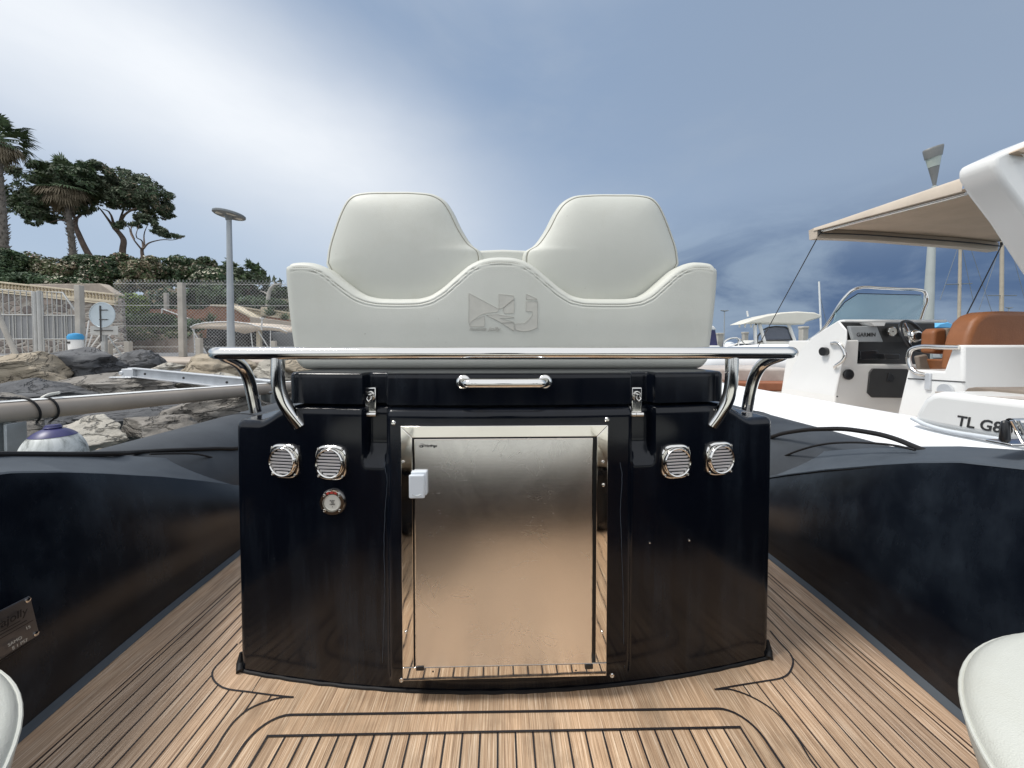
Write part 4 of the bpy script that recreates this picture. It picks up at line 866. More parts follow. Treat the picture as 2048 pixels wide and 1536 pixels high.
# --- quay furniture
YF = 9.5; ZQ = .47
kf = YF/FPX
def at(px, py, Y=YF): return U(px, py, Y=Y)
def fence():
    t = thing('chain_link_fence', (at(380, 700).x, YF, ZQ), 'grey chain-link fence on square concrete posts along the quay', 'fence')
    def post(px, top, w=10):
        p = at(px, 700); z = at(px, top).z; mb = MB(); ww = w*kf; mb.box((p.x, YF, (ZQ+z)/2), (ww, ww, z-ZQ)); mb.build('fence_post', 'concrete', t, bevel=.01)
    for px, tp in ((162, 571), (366, 566), (600, 566)): post(px, tp)
    x0, x1 = at(226, 600).x, at(640, 600).x; z0, z1 = ZQ+.02, at(400, 562).z; s = .040; r = .0030; mb = MB(); y = YF+.02
    n = int((z1-z0)/s)
    k = 0; x = x0-(z1-z0)
    H = z1-z0
    # right-leaning and left-leaning strands
    while x < x1+H:
        for sg in (1, -1):
            a = Vector((x, y+.003*sg, z0)); b = Vector((x+sg*H, y+.003*sg, z1))
            lo, hi = (a, b) if a.x < b.x else (b, a); 
            if hi.x < x0 or lo.x > x1: continue
            def cl(p, q, X): return p+(q-p)*((X-p.x)/(q.x-p.x))
            A_, B_ = lo, hi
            if A_.x < x0: A_ = cl(lo, hi, x0)
            if B_.x > x1: B_ = cl(lo, hi, x1)
            if (B_-A_).length < .02: continue
            mb.tube([A_, B_], r, 4, caps=False)
            if b.x > x0 and b.x < x1: mb.tube([b, b+Vector((sg*.008, 0, .030))], r, 4, caps=False)
        x += .0815
    m = mb.build('wire_mesh', 'wire', t, smooth=0, fix=False)
    for yy in (568, 611, 652, 694):
        z = at(400, yy).z; mb = MB(); mb.tube([(x0, y, z), (x1, y, z)], .005, 6); mb.build('line_wire', 'wire', t)
fence()
for k, (px, tp, w) in enumerate(((257, 683, 9), (218, 686, 8), (399, 676, 9), (548, 682, 8))):
    p = at(px, 700, 9.2); z = at(px, tp, 9.2).z; mb = MB(); mb.box((p.x, 9.2, (ZQ+z)/2), (w*kf, w*kf, z-ZQ)); o = mb.build('bollard', 'concrete', bevel=.012)
    tag(o, ['square concrete bollard right of the round sign post', 'square concrete bollard hidden just behind the sign post', 'square concrete bollard under the left pole of the beige canopy', 'square concrete bollard between the canopy and the helm seat'][k], 'bollard', 'concrete bollards along the fence')
def gate(x0, x1, ytl, ytr, lab, mid, low, nb, chamf=False):
    """x0,x1 pixel span at the fence plane"""
    a, b = at(x0, 700).x, at(x1, 700).x; zl, zr = at(x0, ytl).z, at(x1, ytr).z; t = thing('metal_gate', ((a+b)/2, YF+.1, ZQ), lab, 'gate', 'metal gates of the quay'); y = YF+.1; r = .018
    top = [(a, zl), (b, zr)] if not chamf else [(a, zl), (a+(b-a)*.62, zl-.02), (b-.05, zr+.02), (b, zr-.06)]
    P = [(a, ZQ+.03)]+top+[(b, ZQ+.03)]; mb = MB(); mb.tube([(x, y, z) for x, z in P], r, 10, closed=True); mb.build('gate_frame', 'grey_paint', t)
    zm, zlw = at(0, mid).z, at(0, low).z
    for z in (zm, zlw):
        mb = MB(); mb.tube([(a, y, z), (b, y, z)], .014, 8); mb.build('cross_rail', 'grey_paint', t)
    mb = MB(); mb.box2((a+.01, y+.012, zlw), (b-.01, y+.018, zm)); mb.build('gate_panel', 'panel_grey', t, smooth=0)
    def zt(x):
        for (p, q), (p2, q2) in zip(top, top[1:]):
            if x <= p2: return q+(q2-q)*(x-p)/(p2-p)
        return top[-1][1]
    n = nb
    for k in range(1, n):
        x = a+(b-a)*k/n; mb = MB(); mb.tube([(x, y+.003, ZQ+.03), (x, y+.003, zt(x))], .009, 6); mb.build('bar', 'grey_paint', t)
    for k in range(1, 3):
        x = a+(b-a)*k/3; mb = MB(); mb.tube([(x, y-.003, ZQ+.03), (x, y-.003, zm)], .011, 6); mb.build('upright', 'grey_paint', t)
gate(-62, 58, 574, 582, 'left leaf of the grey metal gate, cut by the left edge', 629, 678, 10)
gate(78, 145, 582, 618, 'right leaf of the grey metal gate with a sloping top corner', 630, 678, 7, True)
mb = MB(); p = at(68, 700); z = at(68, 582).z; mb.tube([(p.x-.05, YF+.1, ZQ), (p.x-.05, YF+.1, z)], .04, 12); mb.tube([(p.x+.05, YF+.1, ZQ), (p.x+.05, YF+.1, z+.02)], .045, 12); tag(mb.build('gate_post', 'grey_paint', bevel=.005), 'paired round grey posts between the two gate leaves', 'gate post')
mb = MB(); mb.tube([at(-8, 620, 8.6), Vector((at(35, 708, 8.6).x, 8.6, ZQ))], .045, 12); tag(mb.build('leaning_pole', 'concrete'), 'pale pole leaning to the left in front of the gate', 'pole')
# mini barrel
def bin_():
    p = at(152, 700, 9.2); k = 9.2/FPX; t = thing('marker_drum', (p.x, 9.2, ZQ), 'white drum with a blue lid standing beside the gate', 'drum')
    mb = MB(); mb.lathe([(.12, ZQ), (.125, at(152, 680, 9.2).z), (.12, at(152, 679, 9.2).z)], (p.x, 9.2, 0), 24); b = mb.build('drum_body', 'white_paint', t, bevel=.004)
    mb = MB(); mb.lathe([(.135, at(0, 679, 9.2).z), (.14, at(0, 673, 9.2).z), (.11, at(0, 668, 9.2).z), (.02, at(0, 666, 9.2).z)], (p.x, 9.2, 0), 24); mb.build('lid', 'blue_plastic', t)
    mb = MB(); mb.box((p.x-.03, 9.2-.122, at(0, 685, 9.2).z), (.08, .012, .05)); mb.build('sticker', 'charcoal', b, smooth=0)
bin_()
def sign():
    Y = 9.0; p = U(209, 700, Y=Y); t = thing('road_sign', (p.x, Y, ZQ), 'round road sign seen from the back with a small rectangular plate, on a grey post', 'sign'); k = Y/FPX
    mb = MB(); zt = U(209, 607, Y=Y).z; mb.box((p.x, Y, (ZQ+zt)/2), (.10, .07, zt-ZQ)); mb.build('post', 'galv', t, bevel=.015)
    c = U(205, 630, Y=Y-.06); mb = MB(); mb.lathe([(24.5*k, .0), (24.5*k, .012), (23.5*k, .016), (23*k, .006), (.001, .006)], (c.x, Y-.06, c.z), 48, 'y'); d = mb.build('round_plate', 'sign_back', t)
    mb = MB(); c2 = U(208, 661, Y=Y-.06); mb.box((c2.x, Y-.055, c2.z), (52*k, .01, 17*k)); mb.build('lower_plate', 'grey_paint', t, bevel=.003)
    mb = MB(); mb.box((c.x-.035, Y-.075, (c.z+c2.z)/2-.02), (.022, .012, .80)); mb.build('strap', 'charcoal', t, smooth=0)
    for yy in (620, 639, 661):
        q = U(207, yy, Y=Y-.08); mb = MB(); mb.box((q.x, Y-.085, q.z), (.17 if yy < 650 else .40, .018, .02)); mb.build('clamp', 'charcoal', t, bevel=.003)
plain('sign_back', (.45, .52, .56), .35, .3, .06, 4)
sign()
def spikes():
    t = thing('spike_fan', at(176, 706, 9.35), 'fan of white metal spikes closing the end of the fence', 'fence spikes')
    for a, b in (((169, 700), (178, 641)), ((173, 702), (185, 668)), ((172, 708), (201, 669)), ((180, 710), (214, 676)), ((190, 710), (222, 690)), ((216, 675), (221, 670)), ((220, 688), (234, 679)), ((221, 703), (243, 691)), ((226, 712), (252, 704))):
        mb = MB(); mb.tube([at(*a, 9.35), at(*b, 9.35)], .014, 8); mb.build('spike', 'white_paint', t)
    mb = MB(); mb.tube([at(217, 673, 9.3), at(243, 711, 9.3)], .013, 8); mb.build('brace', 'galv', t)
spikes()
def lamp_post():
    Y = 8.6; b = U(462, 700, Y=Y); h = U(458, 432, Y=Y); t = thing('street_lamp', (b.x, Y, ZQ), 'slim grey street lamp with a flat round disc head beside the canopy', 'street lamp')
    mb = MB(); mb.tube([(b.x, Y, ZQ), (h.x, Y, h.z-.02)], [.078, .048], 20); mb.build('pole', 'lamp_pole', t)
    k = Y/FPX; rot = Matrix.Rotation(R(7), 3, 'Y') @ Matrix.Rotation(R(-3), 3, 'X'); r = 27*k
    def disc(prof, nm, mat, par, n=40):
        mb = MB(); vs = []
        for q, z in prof: vs += [h+rot @ Vector((q*math.cos(2*math.pi*i/n), q*math.sin(2*math.pi*i/n), z)) for i in range(n)]
        mb.add(vs, [(j*n+i, j*n+(i+1) % n, (j+1)*n+(i+1) % n, (j+1)*n+i) for j in range(len(prof)-1) for i in range(n)]+[tuple(range(n)), tuple((len(prof)-1)*n+i for i in range(n))]); return mb.build(nm, mat, par)
    hd = disc([(r*.93, .0), (r, .015), (r, .05), (r*.93, .065), (r*.3, .08)], 'lamp_head', 'lamp_grey', t)
    disc([(.05, -.10), (.075, -.02), (.09, .002)], 'neck', 'lamp_grey', t, 20)
    for a in (20, 110, 200, 290):
        mb = MB(); vs = []
        for i in range(7):
            an = R(a+i*8); vs += [h+rot @ Vector((.42*r*math.cos(an), .42*r*math.sin(an), -.002)), h+rot @ Vector((.8*r*math.cos(an), .8*r*math.sin(an), -.002))]
        mb.add(vs, [(2*i, 2*i+1, 2*i+3, 2*i+2) for i in range(6)]); mb.build('led_panel', 'ivory', hd, smooth=0)
plain('lamp_pole', (.37, .40, .42), .45, .3, .08, 4)
lamp_post()
# beige canopy on poles, dark car behind
def canopy():
    Y = 10.6; L_ = lambda x, y, yy=Y: U(x, y, Y=yy); t = thing('canopy', (L_(445, 690).x, Y, .45), 'beige fabric canopy on thin white poles behind the chain-link fence', 'canopy')
    prof = [(382, 655), (390, 650), (410, 646), (440, 644), (470, 644), (500, 648), (520, 654), (545, 655), (560, 657), (575, 664)]
    A = [L_(x, y) for x, y in prof]; B = [Vector((p.x+.3, p.y+1.6, p.z+.02)) for p in A]
    mb = MB(); n = len(A); mb.add(A+B, [(i, i+1, n+i+1, n+i) for i in range(n-1)]); C_ = [L_(x, y) for x, y in ((387, 658), (400, 657), (430, 658), (460, 660), (490, 668), (502, 665), (520, 661), (545, 661), (560, 663), (574, 668))]
    mb.add(A+C_, [(i, i+1, n+i+1, n+i) for i in range(n-1)]); o = mb.build('roof', 'canopy_cloth', t, fix=False)
    sm = o.modifiers.new('solid', 'SOLIDIFY'); sm.thickness = .012
    mb = MB(); mb.tube([p+Vector((0, -.01, .005)) for p in A], .016, 8); mb.build('edge_trim', 'white_paint', t)
    for a, b in (((384, 657), (416, 712)), ((388, 658), (390, 708)), ((500, 652), (506, 700)), ((515, 660), (540, 700)), ((541, 660), (541, 700))):
        mb = MB(); p, q = L_(*a, Y+.02), L_(*b, Y+.02); mb.tube([p, q], .014, 8); mb.build('pole', 'white_paint', t)
    mb = MB(); mb.box2((L_(495, 0).x, Y+.1, .44), (L_(503, 0).x, Y+.2, L_(0, 660).z)); mb.build('column', 'cream_stone', t)
plain('canopy_cloth', (.62, .53, .43), .8, 0, .08, 3)
canopy()
def car():
    Y = 12.2; g = .43; x0, x1 = U(395, 0, Y=Y).x, U(502, 0, Y=Y).x; t = thing('parked_car', ((x0+x1)/2, Y, g), 'dark estate car parked under the beige canopy', 'car'); zr = U(0, 664, Y=Y).z
    def sec(y): return y
    P = [(x0, g+.35), (x0+.02, g+.85), (x0+.45, g+.98), (x0+.75, zr), (x1-.35, zr+.02), (x1-.05, g+.95), (x1, g+.5), (x1-.02, g+.28), (x0+.03, g+.28)]
    mb = MB(); mb.prism([Vector((x, Y, z)) for x, z in P], (0, 1.7, 0)); mb.build('body', 'car_paint', t, bevel=.08, seg=4)
    mb = MB(); mb.prism([Vector((x, Y-.006, z)) for x, z in ((x0+.55, g+1.0), (x0+.80, zr-.07), (x1-.42, zr-.05), (x1-.2, g+1.0))], (0, .01, 0)); mb.build('side_window', 'dglass', t, bevel=.01)
    for x in (x0+.35, x1-.35):
        mb = MB(); mb.lathe([(.30, -.02), (.30, .2)], (x, Y, g+.30), 28, 'y'); w = mb.build('wheel', 'rubber', t, bevel=.03); mb = MB(); mb.lathe([(.19, .0), (.19, .03), (.05, .04)], (x, Y-.19, g+.30), 20, 'y'); mb.build('rim', 'charcoal', w)
    c = U(475, 690, Y=Y-.02); mb = MB(); mb.lathe([(.07, 0), (.07, .02), (.03, .035)], c, 16, 'y'); mb.build('rear_light', 'red_lens', t)
    mb = MB(); mb.tube([(x0+.8, Y+.2, zr+.05), (x1-.5, Y+.2, zr+.06)], .015, 8); mb.build('roof_rail', 'alu', t)
car()
# low grey shed under the white awning on the right
mb = MB(); mb.box2((U(508, 0, Y=13).x, 13, .43), (U(610, 0, Y=13).x, 13.4, U(0, 664, Y=13).z)); tag(mb.build('grey_screen', 'panel_grey', bevel=.01), 'grey screen wall behind the right half of the canopy', 'screen wall')
# --- walls
def stone_wall():
    Y = 15.0; W_ = lambda x, y, yy=Y: U(x, y, Y=yy)
    xl, xr = W_(-70, 0).x, W_(249, 0).x; t = thing('stone_wall', ((xl+xr)/2, Y, .43), 'rubble stone wall topped by a cream balustrade behind the gates', 'wall')
    tl = lambda px: 597+ (px-235)*(597-572)/(235-0)      # top of the stonework under the balusters
    mb = MB(); P = [W_(-70, 700), W_(-70, tl(-70)+13), W_(235, 610), W_(236, 596), W_(243, 596), W_(249, 700)]
    for p in (P[0], P[-1]): p.z = .43
    mb.prism(P, (0, .12, 0)); mb.build('masonry', 'rubble', t, smooth=0)
    kk = Y/FPX
    def rail(off, hh, dep, nm):
        a, b = W_(-70, tl(-70)+off), W_(234, tl(234)+off); mb = MB(); mb.prism([a, b, b-Vector((0, 0, hh)), a-Vector((0, 0, hh))], (0, dep, 0)); o = mb.build(nm, 'cream_stone', t, bevel=.01); o.location.y -= .08
    rail(-9, .06, .40, 'coping'); rail(5.5, .09, .42, 'plinth_moulding'); rail(11.5, .05, .40, 'plinth_moulding')
    first = None
    n = 44
    for k in range(n):
        px = -60+k*(292/(n-1)); c = W_(px, tl(px)+5.5); h = 12.2*kk; 
        if first is None:
            mb = MB(); mb.lathe([(.045, 0), (.045, h*.12), (.028, h*.2), (.052, h*.42), (.03, h*.7), (.026, h*.85), (.045, h*.9), (.045, h)], (c.x, Y+.06, c.z), 8); first = mb.build('baluster', 'cream_stone', t); base = c.copy(); L0 = first.location.copy()
        else:
            o = first.copy(); COL.objects.link(o); o.parent = t; o.location = L0+(c-base)
    # plain raised wall behind
    mb = MB(); mb.prism([W_(58, 568, 17), W_(200, 567, 17), W_(236, 592, 17), W_(236, 700, 17), W_(58, 700, 17)], (0, .4, 0)); tag(mb.build('plaster_wall', 'kerb', bevel=.02), 'plain brown wall with a slanted end rising behind the balustrade', 'wall')
stone_wall()
mb = MB(); a = U(236, 690, Y=16.6); b = U(400, 697, Y=16.6); mb.box2((a.x, 16.4, .40), (b.x, 16.6, U(0, 668, Y=16.4).z)); tag(mb.build('low_wall', 'lowwall', bevel=.02), 'low stained roadside wall seen through the chain-link fence', 'wall')
def terrace():
    Y = 19.0; T = lambda x, y, yy=Y: U(x, y, Y=yy)
    t = thing('terrace_wall', (T(440, 0).x, Y, 1.0), 'brick-red terrace wall with pale coping on the slope behind the canopy', 'wall')
    mb = MB(); mb.prism([T(290, 618), T(405, 619), T(424, 610), T(462, 611), T(505, 634), T(505, 700), T(290, 700)], (0, .6, 0)); mb.build('brick_face', 'brick', t, smooth=0)
    mb = MB(); mb.prism([T(423, 609), T(463, 610), T(507, 634), T(507, 638), T(462, 614), T(423, 612.5)], (0, .75, 0)); o = mb.build('coping', 'cream_stone', t); o.location.y -= .08
    mb = MB(); mb.tube([T(325, 618, Y-.1), T(390, 642, Y-.1)], .03, 8); mb.build('handrail', 'white_paint', t); mb = MB(); mb.tube([T(324, 617, Y-.1), T(324, 630, Y-.1)], .03, 8); mb.build('handrail_post', 'white_paint', t)
    mb = MB(); mb.prism([T(500, 633, 18.7), T(600, 646, 18.7), T(600, 700, 18.7), T(500, 700, 18.7)], (0, .3, 0)); tag(mb.build('garden_wall', 'kerb', bevel=.02), 'pale sloping garden wall next to the helm seat', 'wall')
    for (xa, ya, xb, yb, n, lab) in ((466, 610, 524, 620, 14, 'cream balustrade on the terrace, left section'), (532, 617, 600, 628, 14, 'cream balustrade on the terrace, right section beside the seat')):
        Yb = 20.5; A, B = T(xa, ya, Yb), T(xb, yb, Yb); bt = thing('balustrade', A.lerp(B, .5)-Vector((0, 0, .3)), lab, 'balustrade', 'balustrades on the terrace'); kk = Yb/FPX; h = 11*kk
        for dz, nm in ((0, 'rail'), (-h, 'plinth')):
            mb = MB(); d = Vector((0, 0, -.07 if dz == 0 else -.10)); z = Vector((0, 0, dz)); mb.prism([A+z, B+z, B+z+d, A+z+d], (0, .3, 0)); mb.build(nm, 'cream_stone', bt)
        f = None
        for k in range(n):
            c = A.lerp(B, (k+.5)/n)
            if f is None:
                mb = MB(); mb.lathe([(.05, -h), (.035, -h*.85), (.075, -h*.55), (.035, -h*.25), (.05, -.04)], (c.x, c.y+.15, c.z), 8); f = mb.build('baluster', 'cream_stone', bt); c0 = c; l0 = f.location.copy()
            else: o = f.copy(); COL.objects.link(o); o.parent = bt; o.location = l0+(c-c0)
        mb = MB(); mb.prism([A+Vector((0, .02, -h-.1)), B+Vector((0, .02, -h-.1)), B+Vector((0, .02, -2)), A+Vector((0, .02, -2))], (0, .3, 0)); mb.build('retaining_face', 'brick', bt)
        mb = MB(); mb.box(A+Vector((-.1, .15, -h/2)), (.32, .34, h+.16)); mb.build('pier', 'cream_stone', bt, bevel=.01)
terrace()
mb = MB(); p = U(333, 606, Y=20); mb.box((p.x, 20, p.z), (.16, .16, 1.0)); tag(mb.build('gate_pier', 'concrete', bevel=.01), 'short pale pier standing in front of the dark hedge', 'pier')
# --- foliage
def leaves(name, blobs, n, size, mats, seed, parent=None, shell=.55, elong=1.0, nrm_up=.3, wts=None, cut=-.22):
    rg = np.random.default_rng(seed); vol = np.array([b[1][0]*b[1][1]*b[1][2] for b in blobs])**.67; pick = rg.choice(len(blobs), n, p=vol/vol.sum())
    d = rg.normal(size=(n, 3)); d /= np.linalg.norm(d, axis=1)[:, None]; rad = 1-shell*rg.random(n)**1.6
    C_ = np.array([tuple(b[0]) for b in blobs])[pick]; Rr = np.array([b[1] for b in blobs])[pick]; P = C_+d*Rr*rad[:, None]
    nz_ = np.array([noise.noise(Vector(p)*(1.1/max(.3, size*4)))for p in P]); keep = nz_ > cut; P = P[keep]; d = d[keep]; m = len(P)
    nn = d+rg.normal(size=(m, 3))*.8; nn[:, 2] += nrm_up; nn /= np.linalg.norm(nn, axis=1)[:, None]
    t = np.cross(nn, rg.normal(size=(m, 3))); t /= np.linalg.norm(t, axis=1)[:, None]; b = np.cross(nn, t); s = size*(.6+.8*rg.random(m))[:, None]
    V = np.stack([P-t*s*.5*elong, P-b*s*.28+nn*s*.08, P+t*s*.5*elong, P+b*s*.28+nn*s*.08], 1).reshape(-1, 3)
    me = bpy.data.meshes.new(name); c = P.mean(0); me.from_pydata((V-c).tolist(), [], np.arange(4*m).reshape(-1, 4).tolist())
    for q in mats: me.materials.append(M[q])
    w = wts or [1/len(mats)]*len(mats)
    # material by clump so that flowers and dry leaves gather
    if len(mats) > 1:
        cl = np.array([noise.noise(Vector(p)*(.9/max(.2, size*4))+Vector((seed, 0, 0))) for p in P]); u = rg.random(m)*.55+(cl*.5+.5)*.45; edges = np.quantile(u, np.cumsum(w)[:-1]); me.polygons.foreach_set('material_index', np.digitize(u, edges).astype(int).tolist())
    o = bpy.data.objects.new(name, me); COL.objects.link(o); WO[o.name] = Vector(c)
    if parent is not None: o.parent = parent; o.location = Vector(c)-WO[parent.name]
    else: o.location = Vector(c)
    return o
def bush(pxc, pyc, rx, ry, Y, mats, label, seed, n=1500, size=.22, wts=None, cat='bush', group=None, name='bush', flatb=True):
    c = U(pxc, pyc, Y=Y); k = (c-CAM).dot(cf)/FPX; rg = random.Random(seed); a, h = rx*k, ry*k
    base = c-Vector((0, 0, h)); t = thing(name, base, label, cat, group); bl = [(c, (a*.8, a*.7, h*.85))]
    for _ in range(7):
        q = c+Vector((rg.uniform(-1, 1)*a*.75, rg.uniform(-.6, .3)*a*.6, rg.uniform(-.6, .62)*h)); bl.append((q, (a*rg.uniform(.3, .45), a*.4, h*rg.uniform(.28, .42))))
    leaves('foliage', bl, n, size, mats, seed, t, wts=wts)
    mb = MB()
    for _ in range(5): mb.tube([base+Vector((rg.uniform(-.1, .1), 0, 0)), c+Vector((rg.uniform(-.5, .5)*a, rg.uniform(-.4, .2)*a, rg.uniform(0, .5)*h))], [.05, .015], 6)
    mb.build('stems', 'bark', t)
OL = ['leaf_dark', 'leaf_mid', 'leaf_olive', 'flower', 'flower_pink']; OW = [.22, .32, .30, .09, .07]
G1 = 'oleander bushes along the top of the bank'
B_ = [(8, 535, 44, 46, 24, 'dark leafy bush at the left edge, beside the tall palm', ['leaf_dark', 'leaf_mid'], [.75, .25]), (62, 540, 46, 42, 26, 'oleander with faint pink flowers right of the tall palm', OL, OW), (108, 548, 44, 38, 25, 'brownish flowering oleander left of the leaning palm trunk', ['leaf_olive', 'leaf_mid', 'flower', 'dry_leaf'], [.4, .25, .12, .23]), (165, 540, 46, 36, 26, 'flowering oleander behind the leaning palm trunk', OL, OW), (208, 545, 46, 38, 25, 'dark green oleander dotted with cream flowers below the crooked pine', OL, [.5, .25, .1, .1, .05]), (250, 540, 46, 34, 26, 'cream flowering oleander under the crooked pine trunk', OL, OW), (292, 552, 46, 40, 24.5, 'oleander with beige seed heads under the smallest pine', ['leaf_mid', 'leaf_olive', 'dry_leaf', 'flower'], [.3, .3, .28, .12]), (338, 545, 46, 34, 25.5, 'deep green oleander between the small pine and the tall fence post', ['leaf_dark', 'leaf_mid', 'flower'], [.6, .3, .1]), (385, 548, 48, 32, 26, 'oleander above the tall fence post with a rim of white flowers', OL, OW), (425, 560, 44, 30, 25, 'rounded oleander just left of the street lamp', ['leaf_dark', 'leaf_mid', 'flower'], [.5, .35, .15]), (-40, 540, 50, 50, 25, 'dark bush cut by the left edge', ['leaf_dark', 'leaf_mid'], [.7, .3]), (140, 575, 50, 26, 22.5, 'dark low oleander just above the brown slanted wall', ['leaf_dark', 'leaf_mid', 'flower'], [.6, .3, .1]), (60, 568, 60, 26, 22, 'dark low shrub above the left part of the balustrade', ['leaf_dark', 'leaf_mid'], [.8, .2])]
for k, (a, b, c, d, y, lab, ms, w) in enumerate(B_): bush(a, b, c, d, y, ms, lab, 20+k, 9500, .17, w, 'oleander' if 'oleander' in lab else 'bush', G1, 'oleander' if 'oleander' in lab else 'bush')
bush(262, 612, 36, 30, 17.2, ['leaf_mid', 'leaf_bright'], 'bright green domed bush at the end of the stone wall', 41, 5200, .15, [.25, .75])
G2 = 'clipped hedges behind the chain-link fence'
bush(350, 606, 70, 36, 22, ['leaf_dark', 'dry_leaf'], 'tall dark hedge behind the fence', 42, 6000, .24, [.88, .12], 'hedge', G2, 'hedge')
bush(425, 595, 60, 30, 23, ['leaf_dark', 'leaf_mid'], 'dark hedge left of the street lamp above the brick terrace', 46, 5000, .24, None, 'hedge', G2, 'hedge')
bush(300, 640, 60, 15, 16.9, ['leaf_dark', 'leaf_mid'], 'clipped hedge directly below the bright domed bush', 43, 5200, .13, [.5, .5], 'hedge', G2, 'hedge')
bush(320, 668, 70, 17, 16.7, ['leaf_mid', 'leaf_olive', 'dry_leaf'], 'loose low shrub above the stained low wall', 44, 5200, .13, [.45, .35, .2], 'shrub', None, 'shrub')
bush(375, 650, 42, 16, 17.2, ['leaf_dark', 'leaf_mid'], 'low hedge running down behind the tall fence post', 45, 3000, .14, [.6, .4], 'hedge', G2, 'hedge')
bush(520, 606, 60, 16, 23, ['leaf_dark', 'leaf_mid'], 'hedge behind the terrace balustrade right of the lamp', 47, 4000, .18, [.6, .4], 'hedge', G2, 'hedge')
# --- trees
def limb(mb, pts, r0, r1, n=9):
    P = smooth_path(pts, 4); m = len(P); mb.tube(P, [r0+(r1-r0)*(i/(m-1))**.8 for i in range(m)], n)
def tree(name, Y, trunk, branches, blobs, label, seed, n, size, mats, wts=None, r0=.3, bark='bark', cat='pine', group=None, dr=1.0):
    L_ = lambda p, o=0: U(p[0], p[1], Y=Y+o)
    rg = random.Random(seed); base = L_(trunk[0]); t = thing(name, base, label, cat, group); k = Y/FPX
    mb = MB(); limb(mb, [L_(p) for p in trunk], r0, r0*.55); mb.build('trunk', bark, t)
    mb = MB()
    for j, br in enumerate(branches): limb(mb, [L_(p, rg.uniform(-.3, .3) if i == 0 else rg.uniform(-1.4, 1.4)) for i, p in enumerate(br)], r0*.42, r0*.10, 7)
    if branches: mb.build('limbs', bark, t)
    bl = []
    for x, y, rx, ry in blobs:
        c = L_((x, y), rg.uniform(-1.5, 1.5)*dr); bl.append((c, (rx*k, rx*k*.9, ry*k)))
        for _ in range(6):
            a = rg.uniform(0, 6.28); q = c+Vector((math.cos(a)*rx*k*.85, rg.uniform(-1, 1)*rx*k*.7, math.sin(a)*ry*k*.8)); bl.append((q, (rx*k*.34, rx*k*.34, ry*k*.36)))
    leaves('crown', bl, n, size, mats, seed, t, shell=.75, wts=wts, cut=.07, elong=1.6)
PN = 'umbrella pines on the bank'
tree('umbrella_pine', 34, [(205, 570), (187, 525), (172, 500), (158, 470), (150, 448), (152, 436)], [[(152, 440), (140, 425), (110, 422), (80, 430)], [(152, 438), (170, 420), (178, 400)], [(150, 445), (120, 440), (100, 445)], [(152, 440), (130, 400), (110, 380)]],
     [(60, 395, 40, 24), (100, 372, 46, 24), (145, 360, 46, 22), (170, 345, 34, 18), (85, 415, 44, 20), (130, 405, 44, 24), (60, 425, 22, 14), (75, 445, 14, 8), (165, 385, 34, 24), (115, 440, 14, 8), (34, 392, 14, 12)], 'left umbrella pine leaning left behind the smaller palm', 61, 56000, .20, ['leaf_pine', 'leaf_dark', 'leaf_mid'], [.55, .33, .12], .27, group=PN)
tree('umbrella_pine', 36, [(246, 575), (245, 528), (245, 500), (247, 480), (240, 468), (228, 455)], [[(228, 455), (210, 430), (195, 412)], [(235, 462), (240, 440), (250, 410), (252, 390)], [(228, 452), (222, 430), (205, 418)], [(240, 445), (255, 425), (280, 415), (300, 418)]],
     [(215, 365, 44, 26), (255, 370, 44, 26), (290, 385, 36, 24), (315, 408, 26, 20), (265, 400, 46, 20), (225, 400, 34, 16), (330, 428, 16, 10), (190, 350, 30, 20), (300, 425, 24, 9), (340, 415, 9, 8)], 'largest umbrella pine with a crooked trunk and spreading crown', 62, 56000, .20, ['leaf_pine', 'leaf_dark', 'dry_leaf'], [.6, .32, .08], .30, group=PN)
tree('umbrella_pine', 32, [(287, 575), (286, 532), (285, 512), (284, 500), (286, 496)], [[(284, 500), (268, 480), (258, 455), (250, 448)], [(286, 498), (284, 482), (272, 470), (278, 450)], [(287, 497), (298, 486), (320, 480), (345, 480), (368, 474)], [(289, 494), (288, 470), (296, 448)], [(268, 478), (262, 460), (266, 440)]],
     [(262, 448, 16, 6), (290, 440, 18, 6), (310, 455, 12, 4), (325, 466, 15, 5), (345, 472, 14, 4), (300, 445, 12, 4), (240, 452, 12, 5), (365, 474, 6, 2), (278, 432, 16, 5)], 'smallest umbrella pine, sparse with thin forked branches', 63, 11000, .17, ['leaf_pine', 'leaf_dark'], [.7, .3], .17, group=PN, dr=.4)
G3 = 'dark pines behind the terrace'
for k, (x, y, rx, ry, lab) in enumerate(((400, 540, 30, 18, 'grey-green pine top just left of the street lamp'), (492, 548, 34, 24, 'dark rounded pine right of the street lamp'), (548, 574, 34, 18, 'dark pine beside the left corner of the helm seat'), (455, 558, 30, 22, 'dark pine directly behind the street lamp'))):
    tree('dark_pine', 30+k, [(x+4, 612), (x+6, 590), (x, 572)], [[(x+4, 585), (x+14, 570)], [(x+4, 588), (x-12, 574)]], [(x, y, rx, ry), (x-14, y+10, rx*.7, ry*.7), (x+14, y+12, rx*.8, ry*.6), (x, y+22, rx*1.1, ry*.8)], lab, 70+k, 5200, .36, ['leaf_pine', 'leaf_dark', 'leaf_mid'], [.5, .3, .2], .22, group=G3)
mb = MB()
tb = thing('bare_tree', U(540, 605, Y=22), 'pale bare trunk with forked dry branches behind the terrace balustrade', 'tree'); limb(mb, [U(x, y, Y=22) for x, y in ((536, 612), (537, 592), (541, 578), (548, 570))], .13, .07); mb.build('trunk', 'concrete', tb)
